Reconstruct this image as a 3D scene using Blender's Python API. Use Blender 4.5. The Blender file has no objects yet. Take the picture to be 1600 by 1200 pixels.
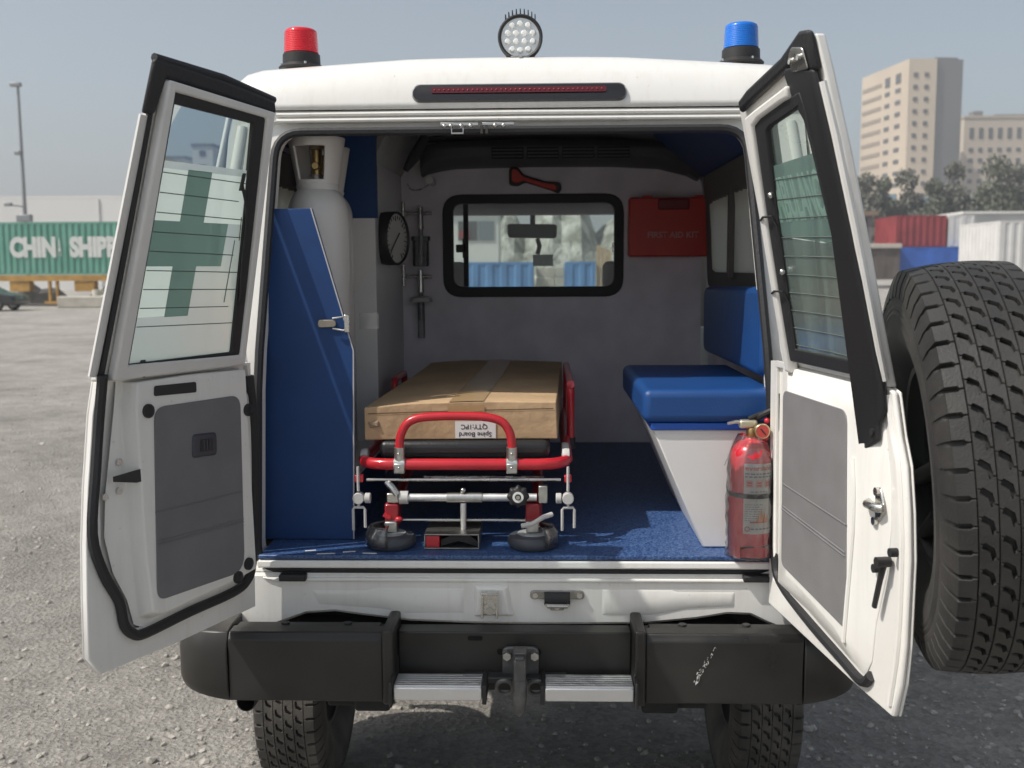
import bpy, bmesh, math, random
from mathutils import Vector, Matrix, Euler
random.seed(7)
R_ = math.radians
sc = bpy.context.scene
COL = sc.collection
GZ = -0.36                      # ground level (vehicle datum: load floor at z = 0.75)

# ---------------------------------------------------------------- camera, sky, sun
def make_camera():
    cam = bpy.data.cameras.new('camera'); o = bpy.data.objects.new('camera', cam); COL.objects.link(o)
    yaw, pitch, roll = R_(1.757), R_(6.375), R_(0.3)
    F = Vector((-math.sin(yaw)*math.cos(pitch), math.cos(yaw)*math.cos(pitch), -math.sin(pitch)))
    Rt = Vector((math.cos(yaw), math.sin(yaw), 0)); U = Rt.cross(F)
    Rt, U = Rt*math.cos(roll)-U*math.sin(roll), U*math.cos(roll)+Rt*math.sin(roll)
    m = Matrix(((Rt.x, U.x, -F.x, 0.05), (Rt.y, U.y, -F.y, -2.77), (Rt.z, U.z, -F.z, 1.53), (0, 0, 0, 1)))
    o.matrix_world = m
    cam.sensor_width = 36; cam.lens = 36*1620/1600; cam.clip_start = 0.05; cam.clip_end = 12000
    cam.dof.use_dof = True; cam.dof.focus_distance = 2.68; cam.dof.aperture_fstop = 4.8
    sc.camera = o
make_camera()
SUN_EL = R_(52); SUN_DIR = Vector((-0.93, -0.37, 0)).normalized()      # horizontal direction towards the sun
w = bpy.data.worlds.new('World'); sc.world = w; w.use_nodes = True
nt = w.node_tree; nt.nodes.clear()
sky = nt.nodes.new('ShaderNodeTexSky'); sky.sky_type = 'NISHITA'; sky.sun_disc = False
sky.sun_elevation = SUN_EL; sky.sun_rotation = math.atan2(SUN_DIR.x, SUN_DIR.y)
sky.air_density = 1.0; sky.dust_density = 2.5; sky.ozone_density = 1.0; sky.altitude = 0
hs = nt.nodes.new('ShaderNodeHueSaturation'); hs.inputs['Saturation'].default_value = 0.6; hs.inputs['Hue'].default_value = 0.488
bg = nt.nodes.new('ShaderNodeBackground'); bg.inputs['Strength'].default_value = 0.128
wo = nt.nodes.new('ShaderNodeOutputWorld')
nt.links.new(sky.outputs[0], hs.inputs['Color']); nt.links.new(hs.outputs[0], bg.inputs['Color']); nt.links.new(bg.outputs[0], wo.inputs['Surface'])
sun = bpy.data.lights.new('sun', 'SUN'); sun.energy = 4.1; sun.angle = R_(0.6); sun.color = (1, 0.955, 0.88)
so = bpy.data.objects.new('sun', sun); COL.objects.link(so)
dv = Vector((-SUN_DIR.x*math.cos(SUN_EL), -SUN_DIR.y*math.cos(SUN_EL), -math.sin(SUN_EL)))
so.rotation_euler = dv.to_track_quat('-Z', 'Y').to_euler(); so.location = (-8, -8, 12)
sc.view_settings.view_transform = 'Standard'; sc.view_settings.look = 'None'
sc.view_settings.exposure = 0.0; sc.view_settings.gamma = 1.0
sc.render.engine = 'CYCLES'
sc.cycles.max_bounces = 10; sc.cycles.transparent_max_bounces = 16

# ---------------------------------------------------------------- materials
MATS = {}
def mat(name, col, rough=0.5, metal=0.0, var=0.0, vscale=8.0, bump=0.0, bscale=60.0, coat=0.0, spec=0.5,
        col2=None, emit=None, trans=0.0, rvar=0.0, sss=None, detail=4.0, bdist=0.01):
    if name in MATS: return MATS[name]
    m = bpy.data.materials.new(name); m.use_nodes = True; MATS[name] = m
    t = m.node_tree; p = t.nodes['Principled BSDF']
    p.inputs['Base Color'].default_value = (*col, 1); p.inputs['Roughness'].default_value = rough
    p.inputs['Metallic'].default_value = metal; p.inputs['Coat Weight'].default_value = coat
    p.inputs['Coat Roughness'].default_value = 0.06
    p.inputs['Specular IOR Level'].default_value = spec; p.inputs['Transmission Weight'].default_value = trans
    tc = t.nodes.new('ShaderNodeTexCoord')
    if var or col2 or rvar:
        n = t.nodes.new('ShaderNodeTexNoise'); n.inputs['Scale'].default_value = vscale; n.inputs['Detail'].default_value = detail
        t.links.new(tc.outputs['Object'], n.inputs['Vector'])
        rp = t.nodes.new('ShaderNodeValToRGB'); t.links.new(n.outputs[0], rp.inputs[0])
        c2 = col2 if col2 else tuple(min(1, c*(1+var)) for c in col)
        c1 = col if col2 else tuple(c*(1-var) for c in col)
        rp.color_ramp.elements[0].position = 0.36; rp.color_ramp.elements[1].position = 0.64
        rp.color_ramp.elements[0].color = (*c1, 1); rp.color_ramp.elements[1].color = (*c2, 1)
        if var or col2: t.links.new(rp.outputs[0], p.inputs['Base Color'])
        if rvar:
            mr = t.nodes.new('ShaderNodeMapRange'); t.links.new(n.outputs[0], mr.inputs[0])
            mr.inputs['From Min'].default_value = .3; mr.inputs['From Max'].default_value = .7
            mr.inputs['To Min'].default_value = max(.02, rough-rvar); mr.inputs['To Max'].default_value = min(1, rough+rvar)
            t.links.new(mr.outputs[0], p.inputs['Roughness'])
    if bump:
        n2 = t.nodes.new('ShaderNodeTexNoise'); n2.inputs['Scale'].default_value = bscale; n2.inputs['Detail'].default_value = 5
        t.links.new(tc.outputs['Object'], n2.inputs['Vector'])
        b = t.nodes.new('ShaderNodeBump'); b.inputs['Strength'].default_value = bump; b.inputs['Distance'].default_value = bdist
        t.links.new(n2.outputs[0], b.inputs['Height']); t.links.new(b.outputs[0], p.inputs['Normal'])
    if emit:
        p.inputs['Emission Color'].default_value = (*emit[0], 1); p.inputs['Emission Strength'].default_value = emit[1]
    return m
def glass_mat(name, tint, gloss_rough=0.02, diff=0.0, diffcol=(.8, .85, .83), refl=1.0):
    if name in MATS: return MATS[name]
    m = bpy.data.materials.new(name); m.use_nodes = True; MATS[name] = m
    t = m.node_tree; t.nodes.clear(); out = t.nodes.new('ShaderNodeOutputMaterial')
    tr = t.nodes.new('ShaderNodeBsdfTransparent'); tr.inputs[0].default_value = (*tint, 1)
    gl = t.nodes.new('ShaderNodeBsdfGlossy'); gl.inputs['Roughness'].default_value = gloss_rough
    fr = t.nodes.new('ShaderNodeFresnel'); fr.inputs[0].default_value = 1.45
    mx = t.nodes.new('ShaderNodeMixShader')
    ml = t.nodes.new('ShaderNodeMath'); ml.operation = 'MULTIPLY'; ml.inputs[1].default_value = refl
    t.links.new(fr.outputs[0], ml.inputs[0])
    base = tr.outputs[0]
    if diff:
        d = t.nodes.new('ShaderNodeBsdfDiffuse'); d.inputs[0].default_value = (*diffcol, 1)
        tl = t.nodes.new('ShaderNodeBsdfTranslucent'); tl.inputs[0].default_value = (*diffcol, 1)
        m1 = t.nodes.new('ShaderNodeMixShader'); m1.inputs[0].default_value = .5
        t.links.new(d.outputs[0], m1.inputs[1]); t.links.new(tl.outputs[0], m1.inputs[2])
        m2 = t.nodes.new('ShaderNodeMixShader'); m2.inputs[0].default_value = diff
        t.links.new(tr.outputs[0], m2.inputs[1]); t.links.new(m1.outputs[0], m2.inputs[2]); base = m2.outputs[0]
    t.links.new(ml.outputs[0], mx.inputs[0]); t.links.new(base, mx.inputs[1]); t.links.new(gl.outputs[0], mx.inputs[2])
    t.links.new(mx.outputs[0], out.inputs[0])
    return m
def paint(name, col, rough, coat):
    m = bpy.data.materials.new(name); m.use_nodes = True; MATS[name] = m; t = m.node_tree; p = t.nodes['Principled BSDF']; L = t.links.new
    tc = t.nodes.new('ShaderNodeTexCoord'); geo = t.nodes.new('ShaderNodeNewGeometry')
    def ns(scale, detail, lo, hi, src=None, sx=None):
        n = t.nodes.new('ShaderNodeTexNoise'); n.inputs['Scale'].default_value = scale; n.inputs['Detail'].default_value = detail; n.inputs['Roughness'].default_value = .65
        v = geo.outputs['Position']
        if sx:
            mp = t.nodes.new('ShaderNodeMapping'); mp.inputs['Scale'].default_value = sx; L(v, mp.inputs['Vector']); v = mp.outputs[0]
        L(v, n.inputs['Vector']); r = t.nodes.new('ShaderNodeMapRange'); r.inputs['From Min'].default_value = lo; r.inputs['From Max'].default_value = hi; L(n.outputs[0], r.inputs[0]); return r
    dust = ns(2.2, 9, .42, .72); streak = ns(1.0, 6, .50, .72, sx=(34, 34, 2.2)); speck = ns(75, 3, .68, .76)
    def mix(a, c, fac, amt):
        x = t.nodes.new('ShaderNodeMix'); x.data_type = 'RGBA'; ml = t.nodes.new('ShaderNodeMath'); ml.operation = 'MULTIPLY'; ml.inputs[1].default_value = amt
        L(fac.outputs[0], ml.inputs[0]); L(ml.outputs[0], x.inputs[0]); x.inputs[7].default_value = (*c, 1)
        if isinstance(a, tuple): x.inputs[6].default_value = (*a, 1)
        else: L(a.outputs[2], x.inputs[6])
        return x
    x = mix(col, (.60, .55, .47), dust, .28); x = mix(x, (.56, .52, .45), streak, .22); x = mix(x, (.33, .29, .24), speck, .45)
    L(x.outputs[2], p.inputs['Base Color'])
    r = t.nodes.new('ShaderNodeMapRange'); L(dust.outputs[0], r.inputs[0]); r.inputs['To Min'].default_value = rough; r.inputs['To Max'].default_value = rough+.25; L(r.outputs[0], p.inputs['Roughness'])
    p.inputs['Coat Weight'].default_value = coat; p.inputs['Coat Roughness'].default_value = .05
    n2 = t.nodes.new('ShaderNodeTexNoise'); n2.inputs['Scale'].default_value = 5; L(geo.outputs['Position'], n2.inputs['Vector']); b = t.nodes.new('ShaderNodeBump'); b.inputs['Strength'].default_value = .12; b.inputs['Distance'].default_value = .01; L(n2.outputs[0], b.inputs['Height']); L(b.outputs[0], p.inputs['Normal'])
    return m
PAINT = paint('white_paint', (.82, .808, .775), .28, .55)
PAINT_IN = paint('white_paint_inner', (.82, .81, .775), .40, .15)
RUBBER = mat('seal_rubber', (.018, .018, .02), .6, bump=.15, bscale=120)
TYRE = mat('tyre_rubber', (.022, .0215, .021), .58, var=.35, vscale=7, detail=8, bump=.25, bscale=220, col2=(.045, .042, .038), bdist=.004)
TYRE_D = mat('dusty_tyre_rubber', (.045, .042, .038), .75, vscale=9, detail=8, col2=(.10, .092, .08), bump=.3, bscale=200, bdist=.004)
PLASTIC = mat('black_plastic', (.022, .021, .021), .5, bump=.18, bscale=350, bdist=.002)
BUMPER = mat('bumper_paint', (.012, .0115, .011), .40, vscale=4, detail=9, col2=(.028, .026, .023), rvar=.16, bump=.05, bscale=300, bdist=.002)
STEELBLK = mat('black_steel', (.03, .03, .03), .55, var=.3, vscale=20)
TRIM = mat('grey_vinyl_trim', (.17, .165, .172), .62, var=.06, vscale=10, bump=.35, bscale=420, bdist=.002)
CHROME = mat('bright_steel', (.62, .61, .58), .25, metal=1, rvar=.12, vscale=30)
ZINC = mat('zinc_plate', (.55, .55, .52), .38, metal=1, var=.12, vscale=40)
ALU = mat('ribbed_aluminium', (.80, .80, .79), .5, metal=1, rvar=.1, vscale=40)
GREYMETAL = mat('cast_grey_metal', (.14, .14, .14), .5, metal=.6, var=.2, vscale=30, bump=.2, bscale=90)
RED = mat('red_tube_paint', (.55, .018, .03), .28, coat=.5, var=.06, vscale=12)
GREYPLAST = mat('pale_grey_plastic', (.55, .54, .52), .45, var=.05)
NAVY = mat('navy_laminate', (.004, .043, .165), .6, var=.07, vscale=6, bump=.05, bscale=300, bdist=.002)
SEATBLUE = mat('blue_vinyl', (.007, .058, .215), .45, bump=.3, bscale=320, bdist=.002, var=.06, vscale=5)
LAMINATE = mat('white_laminate', (.72, .71, .70), .4, var=.02)
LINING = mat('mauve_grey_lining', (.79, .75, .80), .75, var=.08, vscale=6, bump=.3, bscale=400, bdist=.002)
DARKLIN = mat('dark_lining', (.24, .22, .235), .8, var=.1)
CARD = mat('cardboard', (.50, .345, .20), .8, var=.12, vscale=5, detail=9, bump=.6, bscale=14, bdist=.012)
PAPER = mat('white_paper', (.78, .78, .76), .7)
INK = mat('dark_ink', (.03, .03, .035), .6)
GLASS = glass_mat('green_tinted_glass', (.80, .91, .865), refl=.4)
CLEAR = glass_mat('clear_glass', (.86, .92, .90))
PLASTWRAP = glass_mat('clear_plastic_wrap', (.97, .97, .97), .14, diff=.10, diffcol=(.9, .9, .9), refl=1.8)
FILM = glass_mat('frosted_film', (.66, .72, .69), .25, diff=.88, diffcol=(.86, .90, .875), refl=.4)
CROSSFILM = glass_mat('green_cross_film', (.30, .42, .38), .25, diff=.88, diffcol=(.17, .25, .225), refl=.4)

# ---------------------------------------------------------------- mesh helpers
class MB:
    def __init__(s): s.bm = bmesh.new()
    def face(s, pts):
        vs = [s.bm.verts.new(p) for p in pts]
        try: return s.bm.faces.new(vs)
        except ValueError: return None
    def box(s, c, d, rot=None, mtx=None):
        m = Matrix.Translation(c) @ (rot.to_matrix().to_4x4() if rot else Matrix()) @ Matrix.Diagonal((d[0], d[1], d[2], 1))
        if mtx: m = mtx @ m
        bmesh.ops.create_cube(s.bm, size=1, matrix=m); return s
    def bb(s, x0, x1, y0, y1, z0, z1): return s.box(((x0+x1)/2, (y0+y1)/2, (z0+z1)/2), (abs(x1-x0), abs(y1-y0), abs(z1-z0)))
    def prism(s, pts, vec):
        vec = Vector(vec); a = [s.bm.verts.new(p) for p in pts]; b = [s.bm.verts.new(Vector(p)+vec) for p in pts]
        n = len(pts); s.bm.faces.new(a); s.bm.faces.new(b[::-1])
        for i in range(n): s.bm.faces.new((a[i], b[i], b[(i+1) % n], a[(i+1) % n]))
        return s
    def loft(s, secs, closed=True, caps=True, loop=False):
        rows = [[s.bm.verts.new(p) for p in sec] for sec in secs]
        n = len(rows[0]); k = n if closed else n-1
        prs = list(zip(rows, rows[1:])) + ([(rows[-1], rows[0])] if loop else [])
        for a, b in prs:
            for i in range(k):
                s.bm.faces.new((a[i], a[(i+1) % n], b[(i+1) % n], b[i]))
        if caps and closed and not loop:
            s.bm.faces.new(rows[0][::-1]); s.bm.faces.new(rows[-1])
        return s
    def ring(s, outer, inner, vec):
        # flat frame between two outlines with equal point counts, given thickness vec
        vec = Vector(vec)
        return s.loft([outer, inner, [Vector(p)+vec for p in inner], [Vector(p)+vec for p in outer]], closed=True, loop=True)
    def tube(s, pts, r, seg=8, closed=False, flat=None):
        pts = [Vector(p) for p in pts]; n = len(pts); secs = []; up = None
        for i, p in enumerate(pts):
            if closed: t = pts[(i+1) % n]-pts[i-1]
            else: t = pts[min(i+1, n-1)]-pts[max(i-1, 0)]
            t.normalize()
            if up is None:
                up = Vector((0, 0, 1)) if abs(t.z) < .9 else Vector((0, 1, 0))
            sd = t.cross(up).normalized(); up = sd.cross(t).normalized()
            rr = r[i] if isinstance(r, (list, tuple)) else r
            ra, rb = (rr, rr) if not flat else (rr*flat[0], rr*flat[1])
            secs.append([p+sd*ra*math.cos(2*math.pi*k/seg)+up*rb*math.sin(2*math.pi*k/seg) for k in range(seg)])
        return s.loft(secs, loop=closed)
    def lathe(s, prof, c, axis='z', seg=24, mtx=None, a0=0, a1=2*math.pi):
        full = abs(a1-a0-2*math.pi) < 1e-6; k = seg if full else seg+1; secs = []
        for i in range(k):
            a = a0+(a1-a0)*i/seg; ca, sa = math.cos(a), math.sin(a); sec = []
            for r, h in prof:
                if axis == 'z': v = Vector((r*ca, r*sa, h))
                elif axis == 'y': v = Vector((r*ca, h, r*sa))
                else: v = Vector((h, r*ca, r*sa))
                if mtx: v = mtx @ v
                sec.append(v+Vector(c))
            secs.append(sec)
        s.loft(secs, closed=False, caps=False, loop=full)
        return s
    def cyl(s, a, b, r, seg=16, r2=None):
        a, b = Vector(a), Vector(b); d = b-a; q = d.to_track_quat('Z', 'Y').to_matrix().to_4x4()
        bmesh.ops.create_cone(s.bm, cap_ends=True, segments=seg, radius1=r, radius2=r if r2 is None else r2, depth=d.length, matrix=Matrix.Translation((a+b)/2) @ q); return s
    def ball(s, c, r, seg=12, sc_=(1, 1, 1)):
        bmesh.ops.create_uvsphere(s.bm, u_segments=seg, v_segments=max(6, seg//2), radius=r, matrix=Matrix.Translation(c) @ Matrix.Diagonal((*sc_, 1))); return s
    def build(s, name, m, parent=None, smooth=40, bevel=0, seg=2, solid=0, subsurf=0):
        bmesh.ops.remove_doubles(s.bm, verts=s.bm.verts, dist=1e-5)
        bmesh.ops.recalc_face_normals(s.bm, faces=s.bm.faces)
        me = bpy.data.meshes.new(name); s.bm.to_mesh(me); s.bm.free()
        return link(name, me, m, parent, smooth, bevel, seg, solid, subsurf)
def link(name, me, m, parent=None, smooth=40, bevel=0, seg=2, solid=0, subsurf=0):
    if m and not me.materials: me.materials.append(m)
    o = bpy.data.objects.new(name, me); COL.objects.link(o)
    if smooth and me.polygons:
        me.shade_smooth(); me.set_sharp_from_angle(angle=R_(smooth))
    if solid: md = o.modifiers.new('solid', 'SOLIDIFY'); md.thickness = solid; md.offset = 0
    if bevel: md = o.modifiers.new('bevel', 'BEVEL'); md.width = bevel; md.segments = seg; md.limit_method = 'ANGLE'; md.angle_limit = R_(35); md.harden_normals = False
    if subsurf: md = o.modifiers.new('sub', 'SUBSURF'); md.levels = md.render_levels = subsurf
    if parent:
        o.parent = parent; o.matrix_parent_inverse = parent_matrix(parent).inverted()
    return o
def parent_matrix(o):
    m = o.matrix_basis.copy()
    if o.parent: m = parent_matrix(o.parent) @ o.matrix_parent_inverse @ m
    return m
def empty(name, loc, rz=0, parent=None):
    o = bpy.data.objects.new(name, None); COL.objects.link(o); o.empty_display_size = .2
    o.location = loc; o.rotation_euler = (0, 0, rz)
    if parent: o.parent = parent; o.matrix_parent_inverse = parent_matrix(parent).inverted()
    return o
def tag(o, label=None, cat=None, group=None, kind=None):
    if label: o['label'] = label
    if cat: o['category'] = cat
    if group: o['group'] = group
    if kind: o['kind'] = kind
    return o
def copy_tree(o, loc=None, parent=None):
    c = o.copy(); COL.objects.link(c)
    if parent: c.parent = parent
    if loc is not None: c.location = loc
    for ch in list(o.children): copy_tree(ch, parent=c)
    return c
def rrect(x0, x1, z0, z1, r, n=5, y=0):
    pts = []
    for cx, cz, a0 in ((x1-r, z1-r, 0), (x0+r, z1-r, 90), (x0+r, z0+r, 180), (x1-r, z0+r, 270)):
        for i in range(n+1):
            a = R_(a0+90*i/n); pts.append((cx+r*math.cos(a), y, cz+r*math.sin(a)))
    return pts
def roundpoly(pts, r, n=4):
    # rounds the corners of a 2D polygon; r may be one number or one per corner
    out = []; k = len(pts)
    for i in range(k):
        p = Vector(pts[i]); a = Vector(pts[i-1]); b = Vector(pts[(i+1) % k]); rr = r[i] if isinstance(r, (list, tuple)) else r
        da = (a-p); db = (b-p); d = min(rr, da.length*.45, db.length*.45)
        p0 = p+da.normalized()*d; p1 = p+db.normalized()*d
        for j in range(n+1):
            t = j/n; out.append(tuple(p0*(1-t)**2+p*2*t*(1-t)+p1*t*t))
    return out
def smoothpath(pts, n=6, closed=False):
    P = [Vector(p) for p in pts]; k = len(P); out = []
    for i in range(k if closed else k-1):
        p0 = P[(i-1) % k] if closed or i > 0 else P[i]; p1 = P[i]; p2 = P[(i+1) % k]; p3 = P[(i+2) % k] if closed or i+2 < k else P[i+1]
        for j in range(n):
            t = j/n
            out.append(.5*((2*p1)+(p2-p0)*t+(2*p0-5*p1+4*p2-p3)*t*t+(3*p1-p0-3*p2+p3)*t**3))
    if not closed: out.append(P[-1])
    return out
def text_mesh(body, size, weight=0.0, align='CENTER', extrude=0.0, sx=1.0):
    cu = bpy.data.curves.new('txt', 'FONT'); cu.body = body; cu.size = size; cu.align_x = align; cu.align_y = 'CENTER'
    cu.offset = weight; cu.extrude = extrude; cu.resolution_u = 3
    ob = bpy.data.objects.new('txt', cu); COL.objects.link(ob)
    dg = bpy.context.evaluated_depsgraph_get(); me = bpy.data.meshes.new_from_object(ob.evaluated_get(dg))
    bpy.data.objects.remove(ob); bpy.data.curves.remove(cu)
    for v in me.vertices: v.co.x *= sx
    return me
def text(name, body, size, mtx, m, parent, weight=0.0, align='CENTER', sx=1.0, warp=None, extrude=0.0):
    me = text_mesh(body, size, weight, align, extrude, sx); me.materials.clear()
    for v in me.vertices:
        v.co = mtx @ v.co
        if warp: v.co = warp(v.co)
    return link(name, me, m, parent, smooth=0)
def frame_matrix(origin, xdir, ydir):
    x = Vector(xdir).normalized(); y = Vector(ydir).normalized(); z = x.cross(y)
    return Matrix(((x.x, y.x, z.x, origin[0]), (x.y, y.y, z.y, origin[1]), (x.z, y.z, z.z, origin[2]), (0, 0, 0, 1)))
FACE_CAM = lambda o: frame_matrix(o, (1, 0, 0), (0, 0, 1))     # lettering that faces the rear (-y)

# ---------------------------------------------------------------- ground
def ground_material():
    m = bpy.data.materials.new('gravel_ground'); m.use_nodes = True; t = m.node_tree; p = t.nodes['Principled BSDF']
    p.inputs['Roughness'].default_value = .92; p.inputs['Specular IOR Level'].default_value = .25
    tc = t.nodes.new('ShaderNodeTexCoord'); L = t.links.new
    def noise(scale, detail=6, rough=.6):
        n = t.nodes.new('ShaderNodeTexNoise'); n.inputs['Scale'].default_value = scale; n.inputs['Detail'].default_value = detail
        n.inputs['Roughness'].default_value = rough; L(tc.outputs['Object'], n.inputs['Vector']); return n
    def ramp(src, e):
        r = t.nodes.new('ShaderNodeValToRGB'); L(src, r.inputs[0]); cr = r.color_ramp
        while len(cr.elements) < len(e): cr.elements.new(.5)
        for el, (pos, c) in zip(cr.elements, e): el.position = pos; el.color = (*c, 1)
        return r
    big = ramp(noise(.55, 8, .65).outputs[0], [(.30, (.33, .312, .285)), (.5, (.455, .43, .395)), (.70, (.55, .525, .485))])
    mid = ramp(noise(3.2, 6, .7).outputs[0], [(.3, (.62, .61, .6)), (.55, (1, 1, 1)), (.75, (1.2, 1.18, 1.14))])
    vo = t.nodes.new('ShaderNodeTexVoronoi'); vo.inputs['Scale'].default_value = 42; L(tc.outputs['Object'], vo.inputs['Vector'])
    peb = ramp(vo.outputs['Color'], [(.15, (.55, .53, .51)), (.5, (.95, .94, .92)), (.9, (1.35, 1.33, 1.3))])
    fine = ramp(noise(120, 4).outputs[0], [(.3, (.75, .75, .75)), (.7, (1.15, 1.15, 1.15))])
    prev = big
    for nx, fac in ((mid, .6), (peb, .42), (fine, .5)):
        x = t.nodes.new('ShaderNodeMix'); x.data_type = 'RGBA'; x.blend_type = 'MULTIPLY'; x.inputs[0].default_value = fac
        L(prev.outputs[0] if prev is big else prev.outputs[2], x.inputs[6]); L(nx.outputs[0], x.inputs[7]); prev = x
    L(prev.outputs[2], p.inputs['Base Color'])
    ad = t.nodes.new('ShaderNodeMath'); ad.operation = 'MULTIPLY_ADD'; ad.inputs[1].default_value = .6
    L(vo.outputs['Distance'], ad.inputs[0]); L(noise(60, 6, .7).outputs[0], ad.inputs[2])
    b = t.nodes.new('ShaderNodeBump'); b.inputs['Strength'].default_value = 1.0; b.inputs['Distance'].default_value = .035
    L(ad.outputs[0], b.inputs['Height']); L(b.outputs[0], p.inputs['Normal'])
    return m
GROUND = ground_material()
g = MB()
def gz(x, y):
    return GZ + .012*math.sin(x*1.9+y*.7)*math.cos(y*1.3-x*.4)
# one sheet: fine near the vehicle, coarse out to the horizon
def axis_vals():
    v = [i*.25 for i in range(0, 49)]; s = 12.0
    while s < 3000: s *= 1.35; v.append(s)
    return [-a for a in v[:0:-1]]+v
xs = axis_vals(); ys = axis_vals()
grid = [[g.bm.verts.new((x, y, gz(x, y) if max(abs(x), abs(y)) < 14 else GZ)) for x in xs] for y in ys]
for j in range(len(ys)-1):
    for i in range(len(xs)-1): g.bm.faces.new((grid[j][i], grid[j][i+1], grid[j+1][i+1], grid[j+1][i]))
tag(g.build('ground', GROUND, smooth=60), kind='structure')

STONE = mat('pale_stone', (.30, .28, .25), .9, vscale=9, col2=(.46, .435, .395), bump=.3, bscale=60, detail=2)
def stones():
    verts = []; faces = []
    t = (1+5**.5)/2
    ico = [(-1, t, 0), (1, t, 0), (-1, -t, 0), (1, -t, 0), (0, -1, t), (0, 1, t), (0, -1, -t), (0, 1, -t), (t, 0, -1), (t, 0, 1), (-t, 0, -1), (-t, 0, 1)]
    fc = [(0, 11, 5), (0, 5, 1), (0, 1, 7), (0, 7, 10), (0, 10, 11), (1, 5, 9), (5, 11, 4), (11, 10, 2), (10, 7, 6), (7, 1, 8), (3, 9, 4), (3, 4, 2), (3, 2, 6), (3, 6, 8), (3, 8, 9), (4, 9, 5), (2, 4, 11), (6, 2, 10), (8, 6, 7), (9, 8, 1)]
    rnd = random.Random(3)
    for k in range(20000):
        y = -1.0+rnd.random()**1.9*15; x = rnd.uniform(-1, 1); x = math.copysign(abs(x)**.8, x)*(2.6+.55*max(0, y))-.2
        if -.95 < x < .9 and y > 2.2: continue
        s = rnd.choice((.003, .004, .005, .006, .008, .012))*rnd.uniform(.8, 1.5)/1.9
        if rnd.random() < .015: s *= 2.2
        a = rnd.uniform(0, 6.28); ca, sa = math.cos(a), math.sin(a); sx, sy, sz = rnd.uniform(.8, 1.5), rnd.uniform(.8, 1.2), rnd.uniform(.6, 1.0)
        b0 = len(verts); z0 = gz(x, y)+s*sz*.4
        for v in ico:
            jx = rnd.uniform(.7, 1.2); px, py, pz = v[0]*sx*jx*s, v[1]*sy*jx*s, v[2]*sz*jx*s
            verts.append((x+px*ca-py*sa, y+px*sa+py*ca, z0+pz))
        faces.extend([(a_+b0, b_+b0, c_+b0) for a_, b_, c_ in fc])
    me = bpy.data.meshes.new('gravel'); me.from_pydata(verts, [], faces); me.update()
    tag(link('gravel', me, STONE, smooth=0), 'loose pale gravel strewn over the yard ground', 'gravel', kind='stuff')
stones()

# ---------------------------------------------------------------- far background
def container(name, x0, x1, y0, y1, z0, z1, m, label, ribs='front', group=None, pitch=.28, door=False, cat='container'):
    root = empty(name, ((x0+x1)/2, (y0+y1)/2, z0)); tag(root, label, cat, group)
    e = .07
    core = MB(); core.bb(x0+e, x1-e, y0+e, y1-e, z0+.1, z1-.06); core.build('wall_panel', m, root)
    # corrugated front and side sheets
    c = MB()
    def corr(ax0, ax1, fixed, axis, sgn):
        n = max(2, int(abs(ax1-ax0)/pitch)); pts = []
        for i in range(n):
            a = ax0+(ax1-ax0)*i/n; p = (ax1-ax0)/n
            pts += [(a, 0), (a+p*.32, 0), (a+p*.5, .05), (a+p*.82, .05)]
        pts.append((ax1, 0))
        rows = []
        for z in (z0+.12, z1-.1):
            rows.append([(a, fixed+sgn*(d-.015), z) if axis == 'x' else (fixed+sgn*(d-.015), a, z) for a, d in pts])
        c.loft(rows, closed=False, caps=False)
    corr(x0+.12, x1-.12, y0, 'x', 1); corr(y0+.12, y1-.12, x0, 'y', 1); corr(y0+.12, y1-.12, x1, 'y', -1)
    c.build('corrugated_sheet', m, root, smooth=0)
    f = MB()
    for x in (x0+.06, x1-.06):
        for y in (y0+.06, y1-.06): f.bb(x-.07, x+.07, y-.07, y+.07, z0, z1)
    for z in (z0+.07, z1-.05):
        for y in (y0+.05, y1-.05): f.bb(x0+.13, x1-.13, y-.05, y+.05, z-.06, z+.06)
        for x in (x0+.05, x1-.05): f.bb(x-.05, x+.05, y0+.13, y1-.13, z-.06, z+.06)
    f.build('corner_frame', m, root)
    r = MB(); r.bb(x0+.05, x1-.05, y0+.05, y1-.05, z1-.055, z1-.02); r.build('roof_panel', m, root)
    return root
GREEN = mat('green_container_paint', (.105, .30, .225), .6, var=.18, vscale=.9, col2=(.15, .36, .28))
REDC = mat('red_container_paint', (.25, .035, .04), .6, var=.15, vscale=1)
WHC = mat('white_container_paint', (.62, .61, .59), .6, var=.06, vscale=1)
BLUEC = mat('blue_container_paint', (.03, .115, .44), .55, var=.12, vscale=1)
BROWNC = mat('brown_container_paint', (.115, .095, .085), .7, var=.15, vscale=1)
LETTER = mat('faded_white_lettering', (.66, .67, .64), .6, var=.06, vscale=3)
YEL = mat('yellow_machine_paint', (.44, .25, .06), .55, var=.2, vscale=2)
DARKG = mat('dark_greasy_metal', (.05, .045, .04), .7, var=.3, vscale=4)

gc = container('shipping_container', -34.0, -19.8, 52, 54.4, 1.30, 4.08, GREEN, 'green corrugated shipping container with white lettering on a yellow trailer', pitch=.34)
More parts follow.
